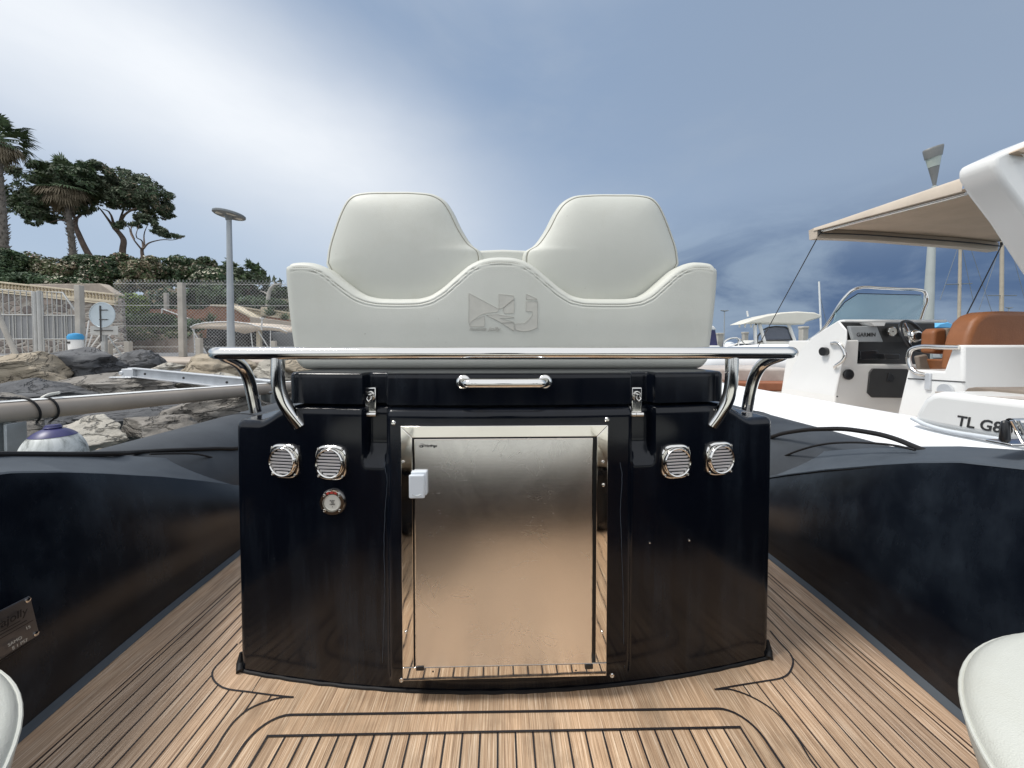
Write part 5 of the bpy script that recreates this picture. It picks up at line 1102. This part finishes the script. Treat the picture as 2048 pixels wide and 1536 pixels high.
mb = MB(); limb(mb, [U(x, y, Y=22) for x, y in ((548, 570), (556, 568), (562, 566))], .06, .02); limb(mb, [U(x, y, Y=22) for x, y in ((546, 572), (549, 566), (546, 562))], .05, .02); limb(mb, [U(x, y, Y=22) for x, y in ((537, 590), (528, 584), (520, 582))], .05, .02); mb.build('limbs', 'concrete', tb)
# palms
def palm(Y, trunk, crown, rad, label, seed, n_green, n_dead, r0, lean=0, dead_len=.9):
    rg = random.Random(seed); k = Y/FPX; P = [U(x, y, Y=Y) for x, y in trunk]; t = thing('palm_tree', P[0], label, 'palm', 'fan palms on the bank')
    Q = smooth_path(P, 16); m = len(Q); mb = MB(); mb.tube(Q, [(r0*(1.15-.35*i/m))*(1+.10*math.sin(i*2.6)+rg.uniform(-.05, .05)) for i in range(m)], 12)
    for i in range(0, m-2):            # old leaf bases
        for _ in range(3):
            a = rg.uniform(0, 6.28); r_ = r0*.95; q = Q[i]+Vector((math.cos(a)*r_, math.sin(a)*r_, rg.uniform(-.1, .1))); mb.tube([q, q+Vector((math.cos(a)*.14, math.sin(a)*.14, .16))], [.04, .01], 4)
    mb.build('trunk', 'palm_bark', t); c = U(*crown, Y=Y); Rd = rad*k
    for nm, cnt, mat in (('fronds', n_green, 'leaf_palm'), ('dead_skirt', n_dead, 'dry_leaf')):
        mb = MB()
        for i in range(cnt):
            a = rg.uniform(0, 6.28)
            if nm == 'fronds': el = R(rg.uniform(-25, 80)); ln = Rd*rg.uniform(.8, 1.1)
            else: el = R(rg.uniform(-80, -15)); ln = Rd*rg.uniform(.6, 1.0)*dead_len
            d = Vector((math.cos(a)*math.cos(el), math.sin(a)*math.cos(el), math.sin(el))); pet = ln*.5; h = c+d*pet+Vector((0, 0, -.06*ln)); mb.tube([c, h], [.035, .02], 4, caps=False)
            side = d.cross(Vector((0, 0, 1))); side = side.normalized() if side.length > .1 else Vector((1, 0, 0)); upv = side.cross(d).normalized()
            nb = 15; fl = ln*.58
            for b in range(nb):
                th = R(-115+230*b/(nb-1)); dd = (d*math.cos(th*.62)+side*math.sin(th*.62)).normalized(); L_ = fl*(1-.25*abs(th)/2)*rg.uniform(.85, 1.1)
                drp = -.30 if nm == 'fronds' else -.62
                p1 = h+dd*L_*.55+upv*.04; p2 = h+dd*L_*.85+Vector((0, 0, drp*L_*.5)); w = fl*.045; sd = dd.cross(upv).normalized()
                mb.add([h, p1+sd*w, p2, p1-sd*w], [(0, 1, 2, 3)])
        mb.build(nm, mat, t, smooth=0, fix=False)
palm(33, [(152, 575), (147, 520), (142, 470), (136, 420), (132, 390)], (133, 368), 62, 'smaller fan palm with a brown skirt, in front of the umbrella pines', 81, 60, 90, .20)
palm(27, [(10, 545), (7, 480), (3, 410), (-4, 320)], (-8, 276), 60, 'tall fan palm cut by the left edge of the photo', 82, 60, 45, .22)
def agave(px, py, r, Y, lab, seed):
    rg = random.Random(seed); c = U(px, py, Y=Y); k = Y/FPX; mb = MB()
    for i in range(60):
        a = rg.uniform(0, 6.28); el = R(rg.uniform(5, 85)); L_ = r*k*rg.uniform(.7, 1.05); d = Vector((math.cos(a)*math.cos(el), math.sin(a)*math.cos(el), math.sin(el))); s = d.cross(Vector((0, 0, 1))).normalized()*.035
        mb.add([c-s, c+d*L_*.5-s*1.3, c+d*L_, c+d*L_*.5+s*1.3, c+s], [(0, 1, 2, 3, 4)])
    tag(mb.build('spiky_plant', 'leaf_palm', smooth=0, fix=False), lab, 'plant', 'spiky plants on the terrace')
agave(421, 645, 22, 18.5, 'spiky green plant in front of the brick terrace', 1); agave(540, 632, 24, 19.5, 'spiky plant below the right balustrade', 2); agave(570, 640, 16, 19.0, 'small spiky plant touching the helm seat outline', 3)
mb = MB(); p = U(523, 660, Y=10.5); mb.tube([p, U(524, 637, Y=10.5)], .02, 8); mb.tube([U(524, 638, Y=10.5), U(524, 635, Y=10.5)], .05, 10); tag(mb.build('antenna', 'white_paint'), 'short white antenna above the canopy', 'antenna')
# ---------------------------------------------------------------- neighbouring white boat on the right
def neighbour():
    X0 = 2.735; t = thing('white_inflatable_boat', (3.1, 3.5, -.36), 'white inflatable boat alongside on the right, with tan seats, windscreen, awning and arch', 'boat')
    pt = lambda pts, Y: [U(x, y, Y=Y) for x, y in pts]
    # tubes
    mb = MB(); P = [Vector((2.12, y, .125)) for y in (1.0, 1.25, 1.6, 2.5, 3.5, 4.6)]+[Vector((2.16, 5.6, .17)), Vector((2.35, 6.6, .26)), Vector((2.8, 7.4, .36)), Vector((3.3, 7.6, .40))]
    mb.tube(smooth_path(P, 3), .28, 40); mb.build('inflatable_tube', 'white_tube', t, smooth=60)
    mb = MB(); P = [Vector((3.3, 7.6, .40)), Vector((3.9, 7.3, .40))]+pt([(1475, 719)], 6.5)+pt([(1590, 722)], 5.4)+pt([(1700, 740)], 4.6)+[Vector((4.4, 3.2, .2)), Vector((4.4, 1.2, .12))]
    mb.tube(smooth_path(P, 4), .235, 32); mb.build('inflatable_tube', 'white_tube', t, smooth=60)
    mb = MB(); mb.box2((2.2, 1.3, -.2), (4.4, 6.4, .20)); mb.build('deck', 'sand_band', t, smooth=0)
    mb = MB(); mb.ppx([(1400, 737), (1590, 737), (1590, 768), (1400, 762)], 4.9, .8); mb.build('bow_cushion', 'sand_band', t, bevel=.03, seg=3)
    mb = MB(); mb.ppx([(1470, 766), (1600, 766), (1600, 782), (1500, 782)], 4.6, .3); mb.build('bow_cushion', 'brown_band', t, bevel=.01)
    # console
    k = 3.05; xr = 3.75
    side = [(1692, 680), (1692, 660), (1676, 641), (1650, 657), (1622, 676), (1603, 698), (1585, 735), (1563, 790), (1563, 830), (1660, 840)]
    mb = MB(); P = [U(x, y, X=2.72) for x, y in side]; mb.prism(P, (.015, 0, 0)); c = mb.build('console', 'white_gel', t, bevel=.012, seg=3)
    mb = MB(); mb.ppx([(1688, 680), (1719, 680), (1716, 728), (1900, 730), (1900, 850), (1662, 840), (1668, 806)], k, .60); mb.build('console_face', 'white_gel_shaded', c, bevel=.012, seg=3)
    mb = MB(); mb.ppx([(1690, 684), (1860, 684), (1860, 732), (1690, 730)], k+.10, .2); mb.build('footwell', 'black_plastic', c, smooth=0)
    mb = MB(); mb.ppx([(1676, 644), (1742, 646), (1750, 651), (1770, 651), (1773, 646), (1870, 646), (1870, 690), (1676, 680)], k+.14, .03); mb.build('dashboard', 'charcoal', c, bevel=.004)
    mb = MB(); mb.ppx([(1676, 640), (1880, 640), (1880, 646), (1676, 646)], k+.20, -.06); mb.build('console_top', 'white_gel', c, bevel=.01)
    mb = MB(); mb.ppx([(1741, 645), (1772, 645), (1769, 652), (1749, 652)], k+.02, .1); mb.build('dash_notch', 'white_gel', c, bevel=.003)
    mb = MB(); mb.ppx([(1699, 652), (1754, 652), (1767, 684), (1709, 684)], k+.06, .03); g = mb.build('screen_cover', 'garmin_cover', c, bevel=.006, seg=3)
    o = U(1713, 673, Y=k+.058); e = U(1755, 673, Y=k+.058); text_mesh('GARMIN', 'screen_lettering', 'charcoal', g, o, (1, 0, 0), (0, 0, 1), .046, .0006, 0, .0007, sx=.93)
    for x in (1782, 1808):
        q = U(x, 663, Y=k+.12); mb = MB(); mb.lathe([(.040, 0), (.040, .014), (.034, .018), (.032, .010)], q, 28, 'y'); gg = mb.build('gauge', 'chrome', c); mb = MB(); mb.lathe([(.033, 0), (.033, .004)], q+Vector((0, -.010, 0)), 24, 'y'); mb.build('gauge_face', 'ivory', gg); mb = MB(); mb.lathe([(.005, 0), (.005, .004)], q+Vector((0, -.015, 0)), 10, 'y'); mb.build('gauge_needle', 'ink', gg)
    mb = MB(); mb.ppx([(1721, 702), (1755, 700), (1762, 718), (1720, 720)], k+.04, .05); mb.build('lower_screen', 'dglass', c, bevel=.004)
    mb = MB(); mb.ppx([(1769, 708), (1800, 708), (1801, 719), (1772, 719)], k-.02, .06); mb.build('throttle', 'black_plastic', c, bevel=.006)
    # steering wheel
    q = U(1826, 672, Y=2.86); rot = Matrix.Rotation(R(-22), 3, 'X') @ Matrix.Rotation(R(14), 3, 'Z'); r = .122
    mb = MB(); mb.tube([q+rot @ Vector((r*math.cos(a), 0, r*math.sin(a))) for a in np.linspace(0, 2*math.pi, 40, endpoint=False)], .013, 12, closed=True); sw = mb.build('steering_wheel', 'black_plastic', c, smooth=60)
    mb = MB()
    for a in (90, 210, 330): mb.tube([q+rot @ Vector((0, .02, 0)), q+rot @ Vector((r*math.cos(R(a+20)), 0, r*math.sin(R(a+20))))], .009, 8)
    mb.build('spokes', 'chrome', sw)
    mb = MB(); mb.lathe([(.045, 0), (.048, .02), (.040, .035), (.030, .04)], q, 28, 'y'); mb.build('hub', 'chrome', sw)
    mb = MB(); mb.lathe([(.028, .038), (.026, .046), (.001, .048)], q, 24, 'y'); mb.build('horn_button', 'dglass', sw)
    # hatch door, speaker, button, grab handles
    D = [(1746, 737), (1815, 738), (1820, 745), (1812, 790), (1804, 796), (1745, 795), (1736, 786), (1740, 745)]
    mb = MB(); mb.ppx(D, k-.012, .02); d = mb.build('hatch_door', 'charcoal', c, bevel=.004)
    mb = MB(); mb.ppx([(1779, 746), (1786, 749), (1791, 758), (1785, 764), (1775, 762)], k-.02, .01); mb.build('hatch_catch', 'black_plastic', d, bevel=.002)
    q = U(1696, 749, Y=k-.012); mb = MB(); mb.lathe([(.043, .0), (.043, .01), (.036, .016), (.001, .012)], q, 32, 'y'); mb.build('speaker', 'black_plastic', c)
    q = U(1674, 793, Y=k-.005); mb = MB(); mb.lathe([(.006, .0), (.006, .004)], q, 12, 'y'); mb.build('drain_hole', 'ink', c)
    q = U(1649, 703, X=2.705); mb = MB(); mb.lathe([(.036, -.02), (.036, .01), (.030, .022), (.001, .024)], q, 24, 'x', (1, 1)); o = mb.build('side_light', 'black_plastic', c)
    mb = MB(); P = [U(x, y, X=2.70) for x, y in ((1656, 688), (1664, 686), (1676, 686), (1682, 692), (1690, 710), (1686, 720), (1670, 733), (1664, 738))]; P[0].x += .03; P[-1].x += .03; mb.tube(smooth_path(P, 4), .012, 12); mb.build('grab_handle', 'chrome', c, smooth=60)
    # windscreen
    wp = [(1602, 700), (1608, 688), (1640, 665), (1660, 640), (1682, 605), (1700, 584), (1716, 576), (1760, 576), (1800, 578), (1840, 580), (1850, 584), (1854, 600), (1848, 618), (1840, 642)]
    yy = [3.7, 3.7, 3.6, 3.5, 3.42, 3.38, 3.35, 3.35, 3.35, 3.35, 3.35, 3.34, 3.30, 3.25]
    mb = MB(); mb.tube(smooth_path([U(x, y, Y=a) for (x, y), a in zip(wp, yy)], 4), .013, 10); ws = mb.build('windscreen_frame', 'chrome', c, smooth=60)
    gp = [(1652, 660), (1668, 642), (1672, 625), (1690, 604), (1716, 587), (1760, 588), (1842, 590), (1848, 604), (1842, 620), (1838, 644), (1680, 646)]
    mb = MB(); mb.ppx(gp, 3.345, .006); mb.build('windscreen_glass', 'glass', ws, smooth=0)
    mb = MB(); mb.tube([U(x, y, Y=3.343) for x, y in gp[2:7]], .0035, 6); mb.build('glass_edge', 'black_plastic', ws)
    # helm seat pod
    pod = [(1815, 738), (1887, 742), (1905, 690), (1927, 690), (1927, 800), (1800, 850), (1792, 835)]
    mb = MB(); mb.prism([U(x, y, X=X0) for x, y in pod], (1.45, 0, 0)); s = mb.build('seat_pod', 'white_gel', t, bevel=.015, seg=3)
    a = U(1816, 757, X=X0-.002); b = U(1926, 764, X=X0-.002); mb = MB(); mb.tube([a, b, U(2080, 768, Y=2.275)], .0035, 6); mb.build('pod_seam', 'charcoal', s)
    q = U(1857, 763, X=X0-.004); mb = MB(); mb.box(q, (.02, .035, .11)); mb.build('pod_latch', 'alu', s, bevel=.006, seg=3)
    q = U(1891, 781, X=X0-.012); mb = MB(); mb.lathe([(.040, -.01), (.040, .008), (.030, .018), (.01, .012)], q, 24, 'x'); mb.build('filler_cap', 'alu', s)
    mb = MB(); P = [U(x, y, X=X0-.03) for x, y in ((1912, 695), (1880, 694), (1838, 694), (1822, 700), (1817, 715), (1822, 735), (1834, 746), (1842, 750))]; P[-1].x += .035; P[0].x += .02; mb.tube(smooth_path(P, 4), .014, 12); mb.build('grab_handle', 'chrome', s, smooth=60)
    mb = MB(); mb.ppx([(1876, 742), (1880, 705), (1888, 672), (1900, 645), (1914, 632), (1932, 626), (1960, 625), (2005, 626), (2022, 634), (2036, 652), (2046, 690), (2060, 700), (2070, 742)], 2.55, -.14); mb.build('seat_back', 'tan_leather', s, bevel=.035, seg=5)
    mb = MB(); mb.ppx([(1838, 706), (1840, 664), (1848, 658), (1866, 657), (1866, 708)], 2.72, -.09); mb.build('seat_bolster', 'tan_leather', s, bevel=.02, seg=4)
    mb = MB(); mb.ppx([(1866.5, 708), (1866.5, 657), (1888, 656), (1900, 660), (1896, 708)], 2.715, -.09); mb.build('bolster_band', 'taupe_cushion', s, bevel=.012, seg=3)
    mb = MB(); mb.ppx([(2046, 640), (2160, 640), (2160, 700), (2046, 700)], 2.64, .2); mb.build('seat_back', 'taupe_cushion', s, bevel=.03, seg=4)
    mb = MB(); mb.ppx([(1850, 718), (1886, 716), (1892, 742), (1858, 741)], 2.68, -.12); mb.build('seat_pad', 'tan_leather', s, bevel=.01)
    mb = MB(); mb.ppx([(1826, 712), (1846, 708), (1858, 740), (1832, 740)], 2.70, -.03); mb.build('seat_hinge', 'taupe_cushion', s, bevel=.01)
    # stern moulding with registration
    st = [(1822, 842), (1832, 820), (1846, 796), (1862, 786), (1878, 783), (2050, 801), (2260, 824), (2260, 905), (2120, 896), (2000, 879), (1920, 866), (1870, 856)]
    P = [U(x, y, X=2.0) for x, y in st]; mb = MB(); mb.prism(P, (.5, 0, 0)); m = mb.build('stern_moulding', 'white_gel', t, bevel=.03, seg=4)
    mb = MB(); P = [U(x, y, X=1.990) for x, y in ((1824, 836), (1850, 849), (1890, 861), (1960, 873), (2050, 886), (2260, 913))]; mb.tube(smooth_path(P, 4), .010, 8); mb.build('stern_trim', 'white_plastic', m, smooth=60)
    mb = MB(); mb.prism([U(x, y, X=2.02) for x, y in ((1870, 783), (2052, 799), (2260, 818), (2260, 824), (2052, 804), (1870, 786))], (.5, 0, 0)); mb.build('stern_deck', 'sand_band', m, smooth=0)
    mb = MB(); mb.prism([U(x, y, X=2.25) for x, y in ((1925, 785), (1935, 776), (1950, 774), (2060, 782), (2200, 790), (2200, 806), (1925, 790))], (.5, 0, 0)); mb.build('sun_pad', 'taupe_cushion', m, bevel=.015, seg=3)
    text_mesh('TL G80', 'registration', 'charcoal', m, U(1912, 850, X=1.9985), (0, -1, 0), (0, 0, 1), .063, .0006, .14, .0012, sx=.93)
    text_mesh('38', 'registration', 'charcoal', m, U(2007, 865, X=1.9985), (0, -1, 0), (0, 0, 1), .063, .0006, .14, .0012, sx=.93)
    # arch and awning
    A = [(1913, 345), (1918, 338), (1932, 331), (1965, 316), (1992, 304), (2020, 297), (2060, 292), (2200, 288), (2420, 288), (2420, 420), (2230, 440), (2300, 640), (2420, 800), (2200, 800), (2090, 610), (2040, 548), (1975, 448), (1932, 392), (1914, 362)]
    mb = MB(); mb.ppx(A, 2.02, -.16); ar = mb.build('arch', 'white_gel', t, bevel=.022, seg=4)
    mb = MB(); q = U(2043, 312, Y=1.85); mb.tube([q+Vector((-.01, 0, .015)), q+Vector((-.012, -.02, 0)), q+Vector((0, -.02, -.03)), q+Vector((.012, -.01, -.01))], .007, 8); mb.build('shackle', 'chrome', ar); mb = MB(); mb.ppx([(2034, 300), (2050, 293), (2090, 292), (2090, 312), (2034, 303)], 1.83, .05); mb.build('awning_strap', 'canvas', ar, bevel=.005)
    # awning: side edge runs away from the arch, front edge across the bow
    nu, nv = 26, 16
    def S_(u, v):       # u along the boat (0 arch, 1 front), v across
        a = U(1926, 380, Y=2.25); f = U(1628, 460, Y=3.35); l = a.lerp(f, u)
        w0 = 1.55; f2 = U(2001, 489, Y=3.35); r_ = Vector((l.x+w0+.1*u, l.y, l.z)); p = l.lerp(r_, v)
        p.z += .13*math.sin(math.pi*v)*(1-.85*u)-.10*u*v-.05*math.sin(math.pi*u)*math.sin(math.pi*v)+.004*math.sin(u*40)*math.sin(v*9)
        return p
    mb = MB(); mb.grid(lambda u, v: S_(u, v), nu, nv); o = mb.build('awning', 'canvas', t, fix=False, smooth=60); sm = o.modifiers.new('solid', 'SOLIDIFY'); sm.thickness = .006
    # rolled pocket at the front with its bow, side pole
    F0, F1 = S_(1, 0), S_(1, 1)
    mb = MB(); P = [S_(1, v) for v in np.linspace(0, 1, 20)]; vs = []
    for p in P: vs += [p+Vector((0, .0, .018)), p+Vector((0, .06, .012)), p+Vector((0, .05, -.075)), p+Vector((0, -.03, -.08)), p+Vector((0, -.035, -.01))]
    mb.add(vs, [(i*5+j, i*5+(j+1) % 5, (i+1)*5+(j+1) % 5, (i+1)*5+j) for i in range(19) for j in range(5)]+[(0, 1, 2, 3, 4)]); mb.build('awning_pocket', 'canvas_light', o, smooth=60)
    mb = MB(); mb.tube([p+Vector((0, -.055, -.045)) for p in P], .006, 8); mb.build('awning_bow', 'charcoal', o)
    mb = MB(); mb.tube([S_(u, 0)+Vector((.02, 0, -.022)) for u in np.linspace(0, .97, 16)], .011, 10); mb.build('awning_pole', 'chrome', o)
    mb = MB(); P = [S_(u, 0) for u in np.linspace(0, 1, 16)]; vs = []
    for i, p in enumerate(P):
        h = .085-.06*(i/15); vs += [p+Vector((.03, 0, h)), p+Vector((0, 0, h*.7)), p+Vector((-.008, 0, -.008)), p+Vector((.02, 0, -.012))]
    mb.add(vs, [(i*4+j, i*4+j+1, (i+1)*4+j+1, (i+1)*4+j) for i in range(15) for j in range(3)]); mb.build('awning_side_fold', 'canvas_light', o, smooth=60)
    for a, b, n_ in ((U(1639, 468, Y=3.3), U(1506, 712, Y=5.0), 0), (U(2003, 491, Y=3.3), U(1912, 672, Y=2.9), 1)):
        mb = MB(); mb.tube([a, b], .0045, 6); mb.build('awning_stay', 'charcoal', o); mb = MB(); mb.tube([a+Vector((0, 0, .03)), a], .009, 8); mb.build('stay_buckle', 'charcoal', o)
plain('white_gel_shaded', (.74, .73, .70), .3, 0, .03, 3)  # darker copy of the white gelcoat, the aft face's shade in its colour
neighbour()
# ---------------------------------------------------------------- hardtop boat behind
def hardtop():
    Y = 13.0; t = thing('hardtop_boat', (U(1550, 0, Y=Y).x, Y, -.36), 'white centre-console boat with a cream hardtop behind the windscreen of the neighbouring boat', 'boat')
    mb = MB(); mb.ppx([(1456, 651), (1480, 641), (1505, 634), (1535, 628), (1565, 626), (1598, 628), (1611, 633), (1610, 638), (1596, 642), (1582, 646), (1578, 651), (1518, 649), (1490, 648)], Y+.35, -.7); r = mb.build('hardtop', 'cream_gel', t, bevel=.05, seg=3)
    for x in (1479, 1490, 1502):
        mb = MB(); mb.tube([U(x, 646, Y=Y), U(x, 655, Y=Y)], .03, 8); mb.build('rod_holder', 'white_paint', r)
    mb = MB(); mb.tube([U(1496, 633, Y=Y), U(1494, 622, Y=Y)], .03, 8); mb.build('antenna', 'white_paint', r)
    for a, b in (((1519, 648), (1533, 698)), ((1577, 648), (1597, 704)), ((1510, 650), (1511, 690))):
        mb = MB(); mb.tube([U(*a, Y=Y-.02), U(*b, Y=Y-.02)], .055, 10); mb.build('roof_pillar', 'white_gel', t)
    mb = MB(); mb.ppx([(1508, 705), (1509, 688), (1530, 680), (1584, 682), (1598, 712), (1508, 712)], Y, 1.2); mb.build('console', 'cream_white', t, bevel=.05, seg=3)
    mb = MB(); mb.ppx([(1532, 681), (1529, 662), (1536, 656), (1550, 653), (1570, 654), (1580, 660), (1584, 681)], Y+.02, .03); w = mb.build('windscreen', 'tint', t, smooth=0)
    mb = MB(); mb.tube([U(x, y, Y=Y) for x, y in ((1514, 686), (1516, 672), (1526, 660), (1536, 655), (1552, 653), (1571, 654), (1580, 660), (1584, 680), (1532, 681), (1513, 686))], .025, 6); mb.build('windscreen_trim', 'charcoal', w)
    mb = MB(); mb.tube([U(1512, 645, Y=Y-.03), U(1512, 690, Y=Y-.03)], .03, 6); mb.build('black_edge', 'charcoal', t)
    mb = MB(); mb.ppx([(1484, 704), (1483, 692), (1490, 687), (1508, 688), (1508, 704)], Y-.1, .5); mb.build('outboard_engine', 'car_paint', t, bevel=.08, seg=3)
    mb = MB(); mb.ppx([(1420, 700), (1482, 698), (1620, 697), (1628, 712), (1600, 735), (1420, 735)], Y+.2, -1.0); mb.build('hull', 'white_gel', t, bevel=.06, seg=3)
    mb = MB(); mb.tube(smooth_path([U(x, y, Y=Y-.6) for x, y in ((1446, 698), (1448, 686), (1456, 679), (1476, 677), (1476, 698))], 4), .03, 8); mb.tube([U(1478, 676, Y=Y-.6), U(1500, 700, Y=Y-.6)], .02, 8); mb.build('bow_rail', 'chrome', t)
plain('cream_white', (.78, .76, .70), .35, 0, .03, 3)
hardtop()
G = 'concrete mooring piles'
for k, (x, y, w, Y, lab) in enumerate(((1438, 670, 12, 15, 'concrete pile next to the right edge of the helm seat'), (1490, 668, 9, 15, 'thin concrete pile behind the bow rail of the hardtop boat'), (1607, 658, 12, 11.5, 'concrete pile between the hardtop boat and the windscreen frame'))):
    p = U(x, y, Y=Y); ww = w*Y/FPX; mb = MB(); mb.box((p.x, Y, (p.z-.6)/2), (ww, ww, p.z+.6)); mb.box((p.x, Y, p.z+.04), (ww*1.15, ww*1.15, .08)); tag(mb.build('mooring_pile', 'concrete', bevel=.015), lab, 'pile', G)
t = thing('cabin_boat', (U(1424, 0, Y=12).x, 12, -.36), 'small boat with white cabin roof and dark blue cover, just beside the helm seat', 'boat')
mb = MB(); mb.ppx([(1380, 640), (1428, 652), (1434, 659), (1380, 662)], 12, 1.0); mb.build('cabin_roof', 'white_gel', t, bevel=.03)
mb = MB(); mb.ppx([(1380, 661), (1431, 660), (1436, 692), (1380, 692)], 12.05, .9); mb.build('cover', 'navy_vinyl', t, bevel=.02)
mb = MB(); mb.ppx([(1370, 691), (1442, 691), (1436, 720), (1370, 720)], 11.9, 1.6); mb.build('hull', 'white_gel', t, bevel=.05)
t = thing('moored_dinghy', (U(1462, 0, Y=18).x, 18, -.36), 'tiny white boat under a pale cover in the distance behind the bow rail', 'boat')
mb = MB(); mb.ppx([(1450, 696), (1456, 690), (1466, 687), (1478, 692), (1484, 697), (1480, 712), (1452, 712)], 18, 2.5); mb.build('hull', 'white_gel', t, bevel=.1, seg=3); mb = MB(); mb.ppx([(1453, 691), (1463, 683), (1477, 690)], 18.3, 1.5); mb.build('cover', 'white_plastic', t, bevel=.05)
# far breakwater just above the waterline
mb = MB(); rg = random.Random(3); pts = [(x, .45+.35*noise.noise((x*.13, 0, 0))) for x in np.linspace(8, 150, 90)]
mb.prism([Vector((8, 90, -.6))]+[Vector((x, 90, z)) for x, z in pts]+[Vector((150, 90, -.6))], (0, 4, 0)); tag(mb.build('breakwater', 'rock_dark', smooth=0), 'low dark breakwater far out across the water', 'breakwater')
# masts
def mast(x0, y0, x1, y1, Y, w, mat, lab, spread=None, stays=()):
    a, b = U(x0, y0, Y=Y), U(x1, y1, Y=Y); t = thing('sailboat', (b.x, Y, -.36), lab, 'sailboat', 'sailing boats moored in the distance'); k = Y/FPX
    mb = MB(); mb.tube([Vector((b.x, Y, .2)), b, a], [w*k/2*1.1, w*k/2*1.1, w*k/2], 10); m = mb.build('mast', mat, t)
    if spread:
        for (p, q) in spread:
            mb = MB(); mb.tube([U(*p, Y=Y), U(*q, Y=Y)], 1.0*k, 6); mb.build('spreader', 'lamp_grey', m)
    for p, q in stays:
        mb = MB(); mb.tube([U(*p, Y=Y), U(*q, Y=Y)], .45*k, 4); mb.build('stay', 'lamp_grey', t)
    mb = MB(); c = Vector((b.x, Y, 0)); L = 4.2
    mb.add([c+Vector((-L, 0, .7)), c+Vector((L*.9, 0, .55)), c+Vector((L*.8, 0, -.4)), c+Vector((-L*.8, 0, -.4)), c+Vector((-L, 1.0, .7)), c+Vector((L*.9, 1.0, .55)), c+Vector((L*.8, 1.0, -.4)), c+Vector((-L*.8, 1.0, -.4))], [(0, 1, 2, 3), (4, 7, 6, 5), (0, 4, 5, 1), (1, 5, 6, 2), (2, 6, 7, 3), (3, 7, 4, 0)]); mb.build('hull', 'white_gel', t, bevel=.1)
mast(1638, 563, 1642, 660, 36, 3.2, 'white_paint', 'sailing boat with a thin white mast left of the windscreen', None, (((1641, 595), (1656, 660)),))
mast(1921, 470, 1918, 640, 30, 5, 'wood_mast', 'sailing boat with a brown mast and one spreader, nearer the windscreen', [((1893, 569), (1944, 567))], (((1921, 480), (1880, 600)), ((1921, 480), (1946, 600)), ((1936, 480), (1984, 625))))
mast(2004, 470, 2003, 640, 28, 6, 'wood_mast', 'sailing boat with a brown mast above the tan seat back', [((1976, 591), (2033, 591))], (((2004, 480), (1958, 620)), ((2018, 480), (2050, 600))))
def far_lamp(x, y, Y, lab):
    a = U(x, y, Y=Y); k = Y/FPX; t = thing('street_lamp', (a.x, Y, 0), lab, 'street lamp', 'distant twin-armed lamps'); mb = MB(); mb.tube([Vector((a.x, Y, -.3)), a], [1.5*k, 1.0*k], 8); mb.build('pole', 'lamp_pole', t)
    mb = MB(); mb.tube([a+Vector((-8*k, 0, 1*k)), a+Vector((0, 0, 0)), a+Vector((8*k, 0, 1*k))], [.8*k, 1.6*k, .8*k], 8); mb.build('lamp_arms', 'lamp_grey', t)
far_lamp(1449, 622, 40, 'distant twin-armed lamp just right of the helm seat'); far_lamp(2018, 616, 40, 'distant twin-armed lamp beside the right brown mast')
mb = MB(); mb.ppx([(1872, 655), (1880, 648), (1896, 644), (1910, 650), (1912, 656)], 12, 1.5); o = tag(mb.build('blue_cover', 'sky_blue', bevel=.02), 'bright blue cover seen over the steering wheel', 'cover')
# tall lamp with a glazed cone head
def cone_lamp():
    Y = 8.4; h = U(1869, 372, Y=Y); b = U(1855, 660, Y=Y); k = Y/FPX; t = thing('street_lamp', (b.x, Y, -.3), 'tall lamp post with a slanted conical glass and metal head above the awning', 'street lamp')
    d = (h-b).normalized(); f = b-d*(b.z+.3)/d.z; mb = MB(); mb.tube([f, b, h], [.10, .098, .046], 20); mb.build('pole', 'pale_pole', t)
    def sec(nm, mat, par, levels, n=40):
        mb = MB(); vs = []
        for yc, wl, sl_ in levels:
            c = U(1869-(372-yc)*.035, yc, Y=Y); r = wl*k/2*.76
            for i in range(n):
                a = 2*math.pi*i/n; x = math.cos(a); y_ = math.sin(a); vs.append(c+Vector((x*r, y_*r*.7, x*r*sl_)))
        mb.add(vs, [(j*n+i, j*n+(i+1) % n, (j+1)*n+(i+1) % n, (j+1)*n+i) for j in range(len(levels)-1) for i in range(n)]+[tuple(range(n)), tuple((len(levels)-1)*n+i for i in range(n))]); return mb.build(nm, mat, par)
    hd = sec('lamp_cone', 'lamp_grey2', t, [(374, 8, 0), (368, 9, .0), (352, 17, .12), (334, 26, .24)])
    sec('lamp_glass', 'lampglass', hd, [(333.5, 27, .24), (325, 31, .27), (314, 37, .30)])
    sec('lamp_hood', 'lamp_grey2', hd, [(315, 39.5, .30), (312, 41, .30), (299, 47, .30), (296, 47, .30), (295, 45, .30)])
plain('lamp_grey2', (.22, .22, .21), .5, .2, .06, 4); plain('pale_pole', (.42, .45, .43), .5, .1, .06, 4)
cone_lamp()
